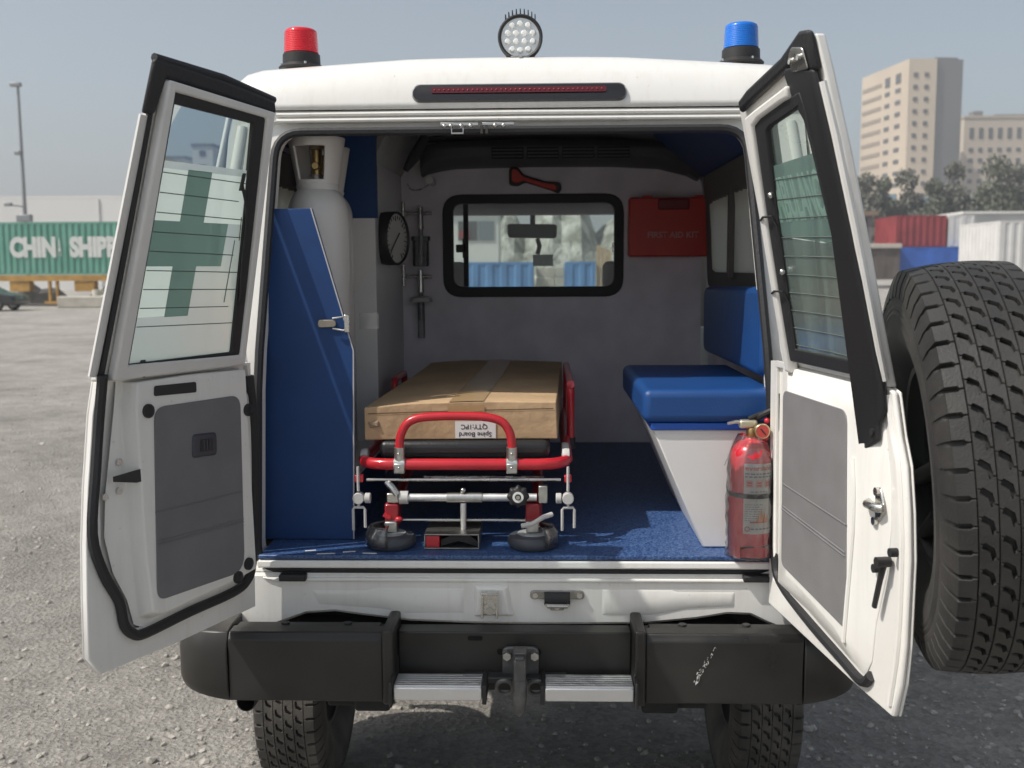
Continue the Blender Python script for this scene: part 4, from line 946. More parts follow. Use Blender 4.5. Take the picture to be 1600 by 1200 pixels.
    # black rubber along the top, with the latch bracket
    tp = [(.700, 1.972), (.695, 1.90), (.672, 1.90), (.60, 1.928), (.45, 1.908), (.30, 1.888), (.262, 1.882), (.268, 1.908), (.33, 1.922), (.55, 1.950), (.66, 1.978)]
    m = MB(); D.slab(m, tp, -.003, .03); m.build('top_seal', RUBBER, door, bevel=.008, seg=3)
    m = MB(); D.slab(m, roundpoly([(.60, 1.912), (.675, 1.905), (.672, 1.945), (.625, 1.955), (.60, 1.940)], .008), .032, .040); bk = m.build('latch_bracket', CHROME, door, bevel=.002)
    for u, z in ((.615, 1.93), (.655, 1.93)): c = D(u, z, .040); MB().cyl(c, c+D.N*.006, .006, 10).build('bolt', CHROME, bk)
    D.du = -.035
    # cable ties on the hinge side
    for z in (1.640, 1.468):
        u = .19+(z-1.28)*.275+.012; MB().tube([D(u-.012, z-.002, .052), D(u+.02, z+.004, .062), D(u+.06, z+.004, .05), D(u+.062, z-.02, .042)], .0028, 6).build('cable_tie', RUBBER, door)
        c = D(u+.075, z+.05, .042); MB().ball(c, .008, 8).build('wire_clip', CHROME, door)
right_door()

# ---------------------------------------------------------------- rear bumper, steps, tow hitch, underside
bp = empty('rear_bumper', (-.03, -.1, .48), parent=AMB)
def bumper_half(s):
    X = lambda x: CX+s*x
    # main box section with chamfered top edge
    sec = lambda x: [(X(x), -.150, .392), (X(x), -.152, .560), (X(x), -.138, .578), (X(x), -.095, .580), (X(x), -.090, .574), (X(x), -.02, .560), (X(x), -.02, .40)]
    m = MB(); m.loft([sec(.345), sec(.755)], closed=True); m.build('bumper_beam', BUMPER, bp, bevel=.008, seg=3)
    # rounded end cap, wrapping forward
    secs = []
    for k in range(9):
        a = R_(90*k/8); x = .757+.165*math.sin(a); yb = -.156+.13*(1-math.cos(a)); zt = .584-.028*math.sin(a)**3; zb = .386+.018*math.sin(a)
        secs.append([(X(x), yb, zb+.03), (X(x), yb, zt-.05), (X(x), yb+.02, zt-.008), (X(x), yb+.06 if k < 8 else yb+.03, zt), (X(x), .14-.0*k, zt), (X(x), .14, zb), (X(x), yb+.02, zb)])
    m = MB(); m.loft(secs, closed=True); m.build('end_cap', BUMPER, bp, bevel=.006, smooth=50)
    m = MB(); m.bb(X(.315), X(.345), -.163, .0, .388, .592); m.build('end_plate', BUMPER, bp, bevel=.008, seg=3)
    MB().bb(X(.36), X(.75), -.088, -.052, .562, .576).build('tread_rib', BUMPER, bp, bevel=.004)
    for x in (.45, .62): MB().cyl((X(x), -.07, .57), (X(x), -.07, .581), .011, 10).build('bolt', STEELBLK, bp)
    # step
    st = MB(); st.bb(X(.082), X(.312), -.198, -.105, .416, .452); st = st.build('step', ALU, bp, bevel=.004)
    for i in range(6): MB().bb(X(.084), X(.310), -.190+i*.014, -.183+i*.014, .4515, .4555).build('grip_rib', ALU, st)
    MB().bb(X(.070), X(.081), -.195, -.08, .405, .456).build('end_plug', PLASTIC, st, bevel=.002)
    MB().bb(X(.3135), X(.322), -.21, -.08, .400, .47).build('end_plug', PLASTIC, st, bevel=.004)
for s_ in (-1, 1): bumper_half(s_)
m_ = MB(); o_ = [(-.345, .430), (.285, .430), (.285, .578), (-.345, .578)]
m_.bb(CX-.313, CX+.313, -.082, -.074, .432, .560); m_.bb(CX-.313, CX+.313, -.074, -.02, .552, .560); m_.build('centre_beam', BUMPER, bp, bevel=.006)
m_ = MB(); m_.prism([(x, -.0845, z) for x, y, z in rrect(-.155, -.115, .537, .549, .005, 4)], (0, .002, 0)); m_.build('slot', mat('deep_black', (.003, .003, .003), .9), bp)
for x in (-.068, .034): MB().cyl((x, -.085, .506), (x, -.081, .506), .0085, 14).build('hole', MATS['deep_black'], bp)
MB().bb(CX-.14, CX+.14, -.13, -.085, .436, .452).build('hitch_plate', STEELBLK, bp, bevel=.003)
# scuff where paint is chipped
CHIP = mat('chipped_primer', (.62, .61, .58), .8)
rnd = random.Random(5)
m_ = MB()
for i in range(60):
    t = rnd.random(); x = .446+.05*t+rnd.gauss(0, .0035); z = .455+.095*t+rnd.gauss(0, .005); r = (.0026 if t < .12 else .0009)*rnd.uniform(.4, 1.5); el_ = rnd.uniform(1.2, 3.2)
    m_.face([(x+r*(rnd.uniform(.5, 1.3)*math.cos(a)+.5*el_*math.sin(a)*.6), -.1535, z+r*el_*rnd.uniform(.6, 1.3)*math.sin(a)) for a in [k*1.05 for k in range(6)]])
sc_ = m_.build('paint_chips', CHIP, bp, smooth=0); sc_['kind'] = 'stuff'
# tow hitch
th = empty('tow_hitch', (-.013, -.17, .45), parent=AMB)
m_ = MB(); m_.prism([(x, -.10, z) for x, z in roundpoly([(-.062, .44), (.036, .44), (.036, .524), (-.062, .524)], .018)], (0, .014, 0)); m_.build('hitch_bracket', GREYMETAL, th, bevel=.003)
for x in (-.049, .025): MB().cyl((x, -.118, .505), (x, -.100, .505), .0115, 6).build('bolt', ZINC, th)
m_ = MB(); m_.bb(-.029, .003, -.205, -.1005, .470, .530); m_.bb(-.026, 0, -.215, -.16, .530, .541); m_.build('hook_body', GREYMETAL, th, bevel=.006, seg=3)
m_ = MB(); m_.bb(-.029, .005, -.20, -.15, .5415, .546); m_.build('hook_cap', GREYMETAL, th, bevel=.002)
m_ = MB(); m_.tube([(-.013, -.185, .470), (-.013, -.19, .42), (-.013, -.188, .39), (-.013, -.186, .372)], [.019, .018, .015, .006], 12); m_.build('hook_pin', GREYMETAL, th)
for x in (-.054, .028):
    MB().tube([(x+.022*math.cos(a), -.145-.012*math.sin(a), .432+.024*math.sin(a)) for a in [k*2*math.pi/16 for k in range(16)]], .006, 8, closed=True).build('chain_eye', GREYMETAL, th)
# underside
un = empty('chassis', (-.03, 1.0, .3), parent=AMB)
DK = mat('underbody_black', (.012, .012, .012), .8, var=.3, vscale=8)
for s_ in (-1, 1):
    MB().bb(CX+s_*.40-.05, CX+s_*.40+.05, -.01, 4.3, .30, .45).build('frame_rail', DK, un, bevel=.01)
    MB().tube([(CX+s_*.47, .05, .33), (CX+s_*.47, .4, .22), (CX+s_*.47, .95, .13), (CX+s_*.47, 1.5, .22)], .04, 8, flat=(1, .5)).build('leaf_spring', DK, un)
    MB().box((CX+s_*.47, .06, .335), (.13, .06, .075)).build('spring_shackle', DK, un, bevel=.01)
MB().bb(CX-.75, CX+.75, .11, 1.9, .46, .70).build('floor_pan', DK, un)
MB().bb(CX-.62, CX+.62, .02, .10, .45, .545).build('rear_crossmember', DK, un, bevel=.01)
MB().cyl((CX-.75, .95, .16), (CX+.75, .95, .16), .045, 14).build('axle_tube', DK, un); MB().ball((CX+.1, .95, .16), .15, 16).build('differential', DK, un)
MB().bb(CX-.2, CX+.3, .15, .75, .28, .45).build('fuel_tank', DK, un, bevel=.05)
MB().lathe([(.024, 0), (.027, 0), (.027, .5), (.024, .5)], (-.79, .01, .318), 'y', 20).build('exhaust_pipe', mat('sooty_steel', (.05, .048, .045), .6, metal=.5), un)

# ---------------------------------------------------------------- tyres
def tyre_meshes(R=.42, W=.215, rim=.205, pitch_n=54):
    hw = W/2
    Rb = lambda t: R-.013-.010*(t/hw)**2
    cs = MB(); prof_ = []
    side_ = [(-.074, rim+.004), (-.082, rim+.015), (-hw*1.02, rim+.06), (-hw*1.09, .30*R/.42), (-hw*1.085, .318*R/.42), (-hw*1.10, .322*R/.42), (-hw*1.08, .330*R/.42), (-hw*1.095, .334*R/.42), (-hw*1.07, .342*R/.42), (-hw*1.085, .347*R/.42), (-hw*1.03, .372*R/.42), (-hw*.985, .389*R/.42), (-hw*.93, Rb(-hw*.93)-.003)]
    mid_ = [(t*hw, Rb(t*hw)) for t in (-.7, -.35, 0, .35, .7)]
    full = side_+mid_+[(-x, r) for x, r in side_[::-1]]
    cs.lathe([(r, x) for x, r in full], (0, 0, 0), 'x', 72)
    # close the inside
    cs.lathe([(rim+.004, -.074), (rim+.002, 0), (rim+.004, .074)], (0, 0, 0), 'x', 72)
    bmesh.ops.recalc_face_normals(cs.bm, faces=cs.bm.faces)
    me_c = bpy.data.meshes.new('tyre'); cs.bm.to_mesh(me_c); cs.bm.free()
    tb = bmesh.new(); p = 2*math.pi*R/pitch_n
    def P(s, t, h):
        a = s/R; r = Rb(t)+h; return (t, r*math.cos(a), r*math.sin(a))
    def block(poly, h=.013, drop=None):
        c = (sum(q[0] for q in poly)/len(poly), sum(q[1] for q in poly)/len(poly))
        low = [tb.verts.new(P(s, t, -.003)) for s, t in poly]
        mid = [tb.verts.new(P(s, t, h-.0022)) for s, t in poly]
        top = [tb.verts.new(P(s+(c[0]-s)*.07, t+(c[1]-t)*.07, h)) for s, t in poly]
        n = len(poly)
        for a_, b_ in ((low, mid), (mid, top)):
            for i in range(n): tb.faces.new((a_[i], a_[(i+1) % n], b_[(i+1) % n], b_[i]))
        tb.faces.new(top)
    rows = [(-.0665, -.0335), (-.0330, -.0002), (.0002, .0330), (.0335, .0665)]
    for r_i, (t0, t1) in enumerate(rows):
        off = .5*p*(r_i % 2)+.22*p*r_i; w0 = t1-t0; e = .0003; gs, gt = .0040, .0034
        for k in range(pitch_n):
            s0 = k*p+off; s1 = s0+p
            path = [(.37*p, 0., 0), (.34*p, .17*w0, 0), (.36*p, .24*w0, 1), (.02*p, .36*w0, 1), (-.20*p, .82*w0, 1), (-.22*p, .86*w0, 0), (-.25*p, w0, 0)]
            lo_ = [(s0+ds+(gs if g else .0004), min(max(t0+e, t1-dt-(gt if g else 0)), t1-e)) for ds, dt, g in path]; hi_ = [(s1+ds-(gs if g else .0004), max(t0+e, min(t1-dt+(gt if g else 0), t1-e))) for ds, dt, g in path]
            block(lo_+hi_[::-1])
    for sg in (-1, 1):
        off = .12*p if sg < 0 else .62*p
        for k in range(pitch_n):
            s0 = k*p+off; s1 = (k+1)*p+off; a = sg*.0500; e = sg*hw*.93; md = sg*.074; w_ = .0046
            # shoulder lug notched from its outer edge
            block([(s0+.0006, sg*.0675), (s1-.0006, sg*.0675), (s1-.0006, md), (s1-w_, md+sg*.004), (s1-w_, e), (s0+w_, e), (s0+w_, md+sg*.004), (s0+.001, md)])
            # lug running down the sidewall
            q0 = []
            for (x, r, hh) in ((hw*.93, Rb(hw*.93)+.011, 0), (hw*1.03, R*.372/.42+.013, 0), (hw*1.075, R*.356/.42+.003, 0)):
                for s in (s0+w_*1.2, s1-w_*1.2):
                    an = s/R; q0.append(tb.verts.new((sg*x, r*math.cos(an), r*math.sin(an))))
            tb.faces.new((q0[0], q0[1], q0[3], q0[2])); tb.faces.new((q0[2], q0[3], q0[5], q0[4]))
            for i_, j_ in ((0, 2), (2, 4), (1, 3), (3, 5)):
                va, vb = q0[i_], q0[j_]
                f = lambda v: tb.verts.new((v.co.x*.955, v.co.y*.965, v.co.z*.965))
                tb.faces.new((va, vb, f(vb), f(va)))
    bmesh.ops.recalc_face_normals(tb, faces=tb.faces)
    me_t = bpy.data.meshes.new('tread'); tb.to_mesh(me_t); tb.free()
    # steel rim: barrel, disc with holes look, hub
    rm = MB(); rm.lathe([(rim+.006, -.078), (rim-.006, -.076), (rim-.010, -.062), (rim-.03, -.045), (rim-.035, .03), (rim-.012, .062), (rim-.006, .076), (rim+.006, .078)], (0, 0, 0), 'x', 48)
    rm.lathe([(rim-.034, .0), (rim-.06, .022), (.11, .03), (.085, .02), (.05, .02), (.048, .05), (0, .052)], (0, 0, 0), 'x', 48)
    for k in range(6): a = k*math.pi/3; rm.cyl((.02, .07*math.cos(a), .07*math.sin(a)), (.04, .07*math.cos(a), .07*math.sin(a)), .010, 6)
    bmesh.ops.recalc_face_normals(rm.bm, faces=rm.bm.faces)
    me_r = bpy.data.meshes.new('rim'); rm.bm.to_mesh(me_r); rm.bm.free()
    return me_c, me_t, me_r
def place_wheel(name, meshes, loc, rz, mt, rimm, spin=0, label=None):
    root = empty(name, loc, rz, AMB)
    if label: root['label'] = label
    for nm, me, m in zip(('tyre', 'tread', 'rim'), meshes, (mt, mt, rimm)):
        me2 = me if not me.materials or me.materials[0] == m else me.copy()
        if me2 is not me: me2.materials.clear()
        o = link(nm, me2, m, smooth=35); o.parent = root; o.rotation_euler = (spin, 0, 0)
    return root
tm = tyre_meshes(.42, .215)
RIMM = mat('dark_steel_rim', (.05, .05, .05), .5, metal=.5)
sw = place_wheel('spare_wheel', tm, (.922, -.62, 1.12), R_(-9.5), TYRE, RIMM, .05, 'spare wheel on its swung out carrier')
sw.rotation_euler = (0, R_(-5.0), R_(-9.5))
tm2 = tyre_meshes(.425, .215)
place_wheel('wheel', tm2, (CX-.785, .92, GZ+.428), R_(180), TYRE_D, RIMM, .4)
place_wheel('wheel', tm2, (CX+.825, .92, GZ+.428), 0, TYRE_D, RIMM, 1.1)
place_wheel('wheel', tm2, (CX-.73, 3.75, GZ+.428), R_(180), TYRE_D, RIMM, .7)
place_wheel('wheel', tm2, (CX+.73, 3.75, GZ+.428), 0, TYRE_D, RIMM, .2)
# swing carrier that holds the spare
ca = MB(); ca.tube([(.855, -.03, .80), (.86, -.10, .80), (.90, -.40, .86), (.895, -.58, 1.0)], .022, 10); ca.tube([(.855, -.03, .98), (.86, -.10, .98), (.90, -.40, 1.04), (.895, -.58, 1.11)], .02, 10)
ca.cyl((.855, -.03, .74), (.855, -.03, 1.04), .018, 12); ca.cyl((.89, -.615, 1.118), (.925, -.62, 1.12), .06, 18); ca.build('spare_carrier', STEELBLK, AMB)

# ---------------------------------------------------------------- load space
def speckle_floor():
    m = bpy.data.materials.new('blue_speckled_vinyl'); m.use_nodes = True; t = m.node_tree; p = t.nodes['Principled BSDF']
    tc = t.nodes.new('ShaderNodeTexCoord'); v = t.nodes.new('ShaderNodeTexVoronoi'); v.inputs['Scale'].default_value = 210
    t.links.new(tc.outputs['Object'], v.inputs['Vector']); r = t.nodes.new('ShaderNodeValToRGB'); t.links.new(v.outputs['Color'], r.inputs[0])
    e = r.color_ramp.elements; e[0].position = .25; e[0].color = (.014, .045, .15, 1); e[1].position = .85; e[1].color = (.075, .145, .31, 1)
    t.links.new(r.outputs[0], p.inputs['Base Color']); p.inputs['Roughness'].default_value = .45
    n = t.nodes.new('ShaderNodeTexNoise'); n.inputs['Scale'].default_value = 260; t.links.new(tc.outputs['Object'], n.inputs['Vector'])
    b = t.nodes.new('ShaderNodeBump'); b.inputs['Strength'].default_value = .2; b.inputs['Distance'].default_value = .002; t.links.new(n.outputs[0], b.inputs['Height']); t.links.new(b.outputs[0], p.inputs['Normal'])
    return m
FLOORM = speckle_floor()
MB().bb(-.735, .675, -.012, 1.845, .738, .750).build('load_floor', FLOORM, AMB, bevel=.003)
m_ = MB(); m_.loft([[(-.735, .03, .735), (.675, .03, .735)], [(-.735, -.016, .735), (.675, -.016, .735)], [(-.735, -.018, .715), (.675, -.018, .715)], [(-.735, .03, .712), (.675, .03, .712)]], closed=False, caps=False, loop=True)
m_.build('sill_lip', PAINT_IN, AMB, bevel=.004)
# tape scraps on the floor
for x, y, a, l in ((-.55, .0, .1, .05), (-.49, .02, .25, .035), (-.43, .005, -.1, .04), (-.60, .03, .3, .03)):
    MB().box((x, y, .7512), (l, .006, .0012), Euler((0, 0, a))).build('tape_scrap', PAPER, AMB)
# linings: side walls, ceiling
def inner_x(z): return halfw(z)-.045
zs = [.75, .95, 1.2, 1.5, 1.8, 1.93]
for sgn in (-1, 1):
    m_ = MB(); m_.loft([[(CX+sgn*inner_x(z), y, z) for z in zs] for y in (.0, .42, 1.52, 1.85)], closed=False, caps=False)
    bmesh.ops.delete(m_.bm, geom=[f for f in m_.bm.faces if .42 < f.calc_center_median().y < 1.52 and 1.5 < f.calc_center_median().z < 1.8], context='FACES')
    # the rear edge follows the leaning pillar
    for v in m_.bm.verts:
        if v.co.y < .01: v.co.y = lean(v.co.z)+.115
    m_.build('wall_lining', LINING, AMB, solid=.006)
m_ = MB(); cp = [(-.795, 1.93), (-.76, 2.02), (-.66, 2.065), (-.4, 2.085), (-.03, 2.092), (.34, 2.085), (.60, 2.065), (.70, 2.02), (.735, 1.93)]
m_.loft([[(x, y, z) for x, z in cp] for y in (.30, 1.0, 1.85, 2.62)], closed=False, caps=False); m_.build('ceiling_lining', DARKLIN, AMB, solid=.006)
# bulkhead with a window opening
o_, i_ = rect_pair((-.80, -.80, .745, .745, .75, 2.09, .12, .01), (-.375, -.375, .385, .385, 1.42, 1.836, .07, .07))
m_ = MB(); m_.ring([(p.x, 1.846, p.y) for p in o_], [(p.x, 1.846, p.y) for p in i_], (0, .03, 0)); bk = m_.build('bulkhead', LINING, AMB, smooth=30)
o_, i_ = rect_pair((-.394, -.394, .403, .403, 1.403, 1.853, .085, .085), (-.348, -.348, .362, .362, 1.448, 1.812, .045, .045))
m_ = MB(); m_.ring([(p.x, 1.835, p.y) for p in o_], [(p.x, 1.835, p.y) for p in i_], (0, .05, 0)); wf = m_.build('cab_window_frame', RUBBER, bk, bevel=.005, smooth=40)
m_ = MB(); m_.face([(-.35, 1.86, 1.446), (.364, 1.86, 1.446), (.364, 1.86, 1.814), (-.35, 1.86, 1.814)]); m_.build('cab_window_glass', glass_mat('haze_veil_glass', (.84, .89, .87), .05, diff=.10, diffcol=(.8, .82, .8)), bk, smooth=0)  # whitish veil mixed into the pane makes the view ahead hazier
MB().bb(-.303, -.281, 1.838, 1.856, 1.449, 1.811).build('sliding_bar', RUBBER, bk, bevel=.003)
MB().bb(-.335, -.290, 1.822, 1.838, 1.60, 1.635).build('catch', PLASTIC, bk, bevel=.004); MB().bb(-.306, -.290, 1.822, 1.838, 1.575, 1.66).build('catch', PLASTIC, bk, bevel=.004)
MB().bb(.352, .361, 1.825, 1.838, 1.60, 1.64).build('catch', CHROME, bk, bevel=.002)
# air duct along the top of the bulkhead
ac = empty('air_duct', (.13, 1.75, 2.0), parent=AMB)
ACM = mat('dark_duct_plastic', (.10, .105, .11), .5, bump=.2, bscale=300, bdist=.002)
secs = []
for x, zt, zb, yd in ((-.48, 2.05, 1.925, .09), (-.455, 2.065, 1.94, .13), (-.40, 2.072, 1.952, .17), (-.33, 2.075, 1.962, .19), (.0, 2.078, 1.968, .20), (.35, 2.075, 1.966, .20), (.55, 2.065, 1.955, .18), (.67, 2.04, 1.925, .14), (.72, 2.01, 1.90, .10)):
    secs.append([(x, 1.845, zb), (x, 1.845-yd*.7, zb+.003), (x, 1.845-yd, zb+.035), (x, 1.845-yd, zt-.04), (x, 1.845-yd*.8, zt-.01), (x, 1.845, zt)])
m_ = MB(); m_.loft(secs, closed=True); m_.build('duct_shell', ACM, ac, smooth=40, bevel=.004)
for i in range(4):
    x0 = -.165+i*.147
    gl = MB(); gl.bb(x0, x0+.133, 1.632, 1.6438, 1.985, 2.03); gl = gl.build('vent_grille', MATS['deep_black'], ac)
    for k in range(3): MB().bb(x0+.003, x0+.130, 1.626, 1.634, 1.990+k*.014, 1.996+k*.014).build('slat', ACM, gl)
MB().tube(smoothpath([(-.46, 1.70, 2.02), (-.40, 1.66, 2.085), (-.1, 1.65, 2.095), (.4, 1.65, 2.09), (.62, 1.67, 2.06)], 5), .012, 6).build('duct_trim', PLASTIC, ac)
# navy corner pad and window blind on the sunny side wall
m_ = MB(); m_.prism([(.43, .45, 2.075), (.66, .40, 1.98), (.735, .40, 1.88), (.735, 1.6, 1.88), (.66, 1.6, 1.98), (.50, 1.6, 2.07)], (0, 0, .006)); m_.build('corner_pad', NAVY, AMB)
BLIND = glass_mat('grey_pleated_cloth', (.5, .48, .46), .5, diff=.9, diffcol=(.52, .48, .45), refl=.05)
def side_window_in(sgn):
    fx = lambda z: CX+sgn*(inner_x(z)-.006)
    bm_ = mat('brown_window_trim', (.105, .09, .082), .7)
    o_, i_ = rect_pair((.32, .36, 1.62, 1.60, 1.45, 1.90, .06, .06), (.43, .44, 1.51, 1.51, 1.51, 1.79, .04, .04))
    m = MB(); m.loft([[(fx(p.y), p.x, p.y) for p in o_], [(fx(p.y)-sgn*.03, p.x, p.y) for p in o_], [(fx(p.y)-sgn*.03, p.x, p.y) for p in i_], [(fx(p.y), p.x, p.y) for p in i_]], closed=True, loop=True)
    wf = m.build('side_window_trim', bm_, AMB, smooth=35, bevel=.004)
    pts = []
    for i in range(30):
        y = .40+i*1.14/29; pts.append((y, .002 if i % 2 else .026))
    m = MB(); m.loft([[(fx(z)-sgn*d, y, z) for y, d in pts] for z in (1.495, 1.68, 1.855)], closed=False, caps=False); m.build('pleated_blind', BLIND, wf, smooth=0)
    MB().bb(fx(1.7)-sgn*.05, fx(1.7)-sgn*.028, .96, .99, 1.49, 1.86).build('window_post', bm_, wf, bevel=.003)
side_window_in(1); side_window_in(-1)

# bench along the wall
be = empty('bench', (.5, .4, .75), parent=AMB)
m_ = MB()
m_.loft([[(.352, .075, 1.084), (.70, .075, 1.084), (.70, .075, .7515), (.494, .075, .7515)], [(.352, .80, 1.084), (.70, .80, 1.084), (.70, .80, .7515), (.494, .80, .7515)]], closed=True); m_.build('bench_base', LAMINATE, be, bevel=.004)
MB().bb(.345, .70, .066, .81, 1.0845, 1.104).build('edge_trim', mat('bright_blue_edging', (.01, .09, .45), .35), be, bevel=.003)
def cushion(x0, x1, y0, y1, z0, z1, name, parent, m=SEATBLUE):
    b_ = MB(); b_.bb(x0, x1, y0, y1, z0, z1); o = b_.build(name, m, parent, bevel=.022, seg=5, smooth=60); return o
cushion(.322, .69, .055, .80, 1.1045, 1.198, 'seat_cushion', be)
m_ = MB(); o_ = roundpoly([(.10, 1.225), (1.12, 1.215), (1.12, 1.46), (.10, 1.475)], .04, 5)
m_.loft([[(.735, y, z) for y, z in o_], [(.665, y, z) for y, z in o_], [(.645, .61+(y-.61)*.985, 1.345+(z-1.345)*.93) for y, z in o_]], closed=True); m_.build('backrest', SEATBLUE, be, bevel=.01, seg=3, smooth=50)
MB().tube(smoothpath([(.60, .05, 1.10), (.635, .0, 1.135), (.67, -.01, 1.155), (.69, .0, 1.16)], 5), .008, 8).build('grab_strap', RUBBER, be)

# cabinet with the oxygen bay
cb = empty('oxygen_cabinet', (-.65, .5, .75), parent=AMB)
m_ = MB(); m_.prism([(x, .150, z) for x, z in [(-.775, .7515), (-.500, .7515), (-.488, 1.300), (-.598, 1.699), (-.765, 1.699)]], (0, .016, 0)); fp = m_.build('front_panel', NAVY, cb, bevel=.002)
MB().tube([(-.600, .149, 1.700), (-.489, .149, 1.300), (-.500, .149, .753)], .0022, 6).build('edge_strip', mat('pale_edging', (.5, .5, .5), .5), fp)
MB().bb(-.77, -.515, .167, .86, .7515, .905).build('base_box', NAVY, cb)
MB().bb(-.775, -.512, .167, .86, .905, .921).build('shelf', LAMINATE, cb)
MB().bb(-.79, -.535, .86, .876, .921, 1.705).build('back_panel', LAMINATE, cb)
MB().bb(-.79, -.527, .862, .878, 1.706, 2.06).build('upper_pad', NAVY, cb)
m_ = MB(); m_.prism([(-.545, .877, .7515), (-.575, 1.844, .7515), (-.575, 1.844, 2.0), (-.545, .877, 1.90)], (-.016, 0, 0)); m_.build('side_panel', LAMINATE, cb)
m_ = MB(); m_.loft([[(-.545, .88, 1.905), (-.45, .88, 2.07), (-.465, .88, 2.08), (-.57, .88, 1.91)], [(-.575, 1.84, 1.93), (-.48, 1.84, 2.07), (-.49, 1.84, 2.08), (-.60, 1.84, 1.94)]], closed=True); ov = m_.build('overhead_panel', mat('brushed_panel', (.30, .29, .28), .4, metal=.4, var=.1), cb)
for t in (.25, .40): MB().bb(-.545+t*.2, -.530+t*.2, .872, .879, 1.93+t*.2, 2.0+t*.2).build('bright_strip', CHROME, cb)
MB().tube([(-.40, 1.25, 2.03), (-.44, 1.22, 1.95), (-.47, 1.2, 1.90)], [.018, .024, .012], 8).build('cable_clip', PLASTIC, cb)
# toggle latch between panel and bay
la = MB(); la.prism([(x, .142, z) for x, z in roundpoly([(-.588, 1.365), (-.536, 1.367), (-.536, 1.388), (-.588, 1.388)], .01)], (0, .007, 0)); la = la.build('toggle_latch', mat('latch_steel', (.40, .36, .30), .35, metal=1), cb, bevel=.002)
MB().tube([(-.545, .139, 1.392), (-.515, .139, 1.396), (-.508, .139, 1.394), (-.508, .139, 1.360), (-.515, .139, 1.358), (-.545, .139, 1.363)], .0028, 6).build('wire_loop', CHROME, la)
MB().bb(-.512, -.497, .136, .1485, 1.352, 1.402).build('catch_plate', CHROME, la, bevel=.002)
m_ = MB(); m_.bb(-.497, -.44, .30, .304, 1.352, 1.40); m_.build('clear_strap', PLASTWRAP, cb)

# cab fittings seen through the cab window
cab = empty('cab_interior', (-.03, 2.6, .8), parent=AMB)
MB().bb(-.75, .70, 2.62, 3.02, .8, 1.28).build('dashboard', PLASTIC, cab, bevel=.04)
MB().bb(-.74, .68, 2.55, 2.68, 1.80, 2.08).build('visor_panel', DARKLIN, cab, bevel=.03)
m_ = MB(); m_.prism([(x, 2.585, z) for x, z in roundpoly([(-.132, 1.685), (.118, 1.680), (.122, 1.752), (-.136, 1.756)], .02, 5)], (0, .03, 0)); m_.build('rear_view_mirror', PLASTIC, cab, bevel=.006)
MB().cyl((-.005, 2.61, 1.75), (-.005, 2.64, 1.81), .014, 10).build('mirror_stalk', PLASTIC, cab)
MB().tube([(.02, 2.58, 1.68), (.03, 2.58, 1.64), (.02, 2.58, 1.60)], .012, 8).build('mirror_tag', PLASTIC, cab)
MB().bb(-.005, .10, 2.70, 2.704, 1.54, 1.60).build('hanging_tag', mat('grey_card', (.35, .38, .35), .8), cab)
for x in (-.42, .42):
    sx = empty('front_seat', (x, 2.2, .8), parent=AMB)
    MB().bb(x-.25, x+.25, 2.06, 2.55, .82, 1.0).build('seat_base', DARKLIN, sx, bevel=.04, seg=3); MB().bb(x-.23, x+.23, 1.96, 2.08, 1.0, 1.42).build('seat_back', DARKLIN, sx, bevel=.04, seg=3)
    MB().bb(x-.10, x+.12, 1.97, 2.05, 1.43, 1.56).build('headrest', DARKLIN, sx, bevel=.03, seg=3)
MB().tube([(-.42+.18*math.cos(a), 2.45-.03*math.sin(a), 1.2+.17*math.sin(a)) for a in [k*math.pi/12 for k in range(24)]], .013, 8, closed=True).build('steering_wheel', PLASTIC, cab)
MB().bb(-.78, .72, 1.88, 3.0, .60, .80).build('cab_floor', DARKLIN, cab)

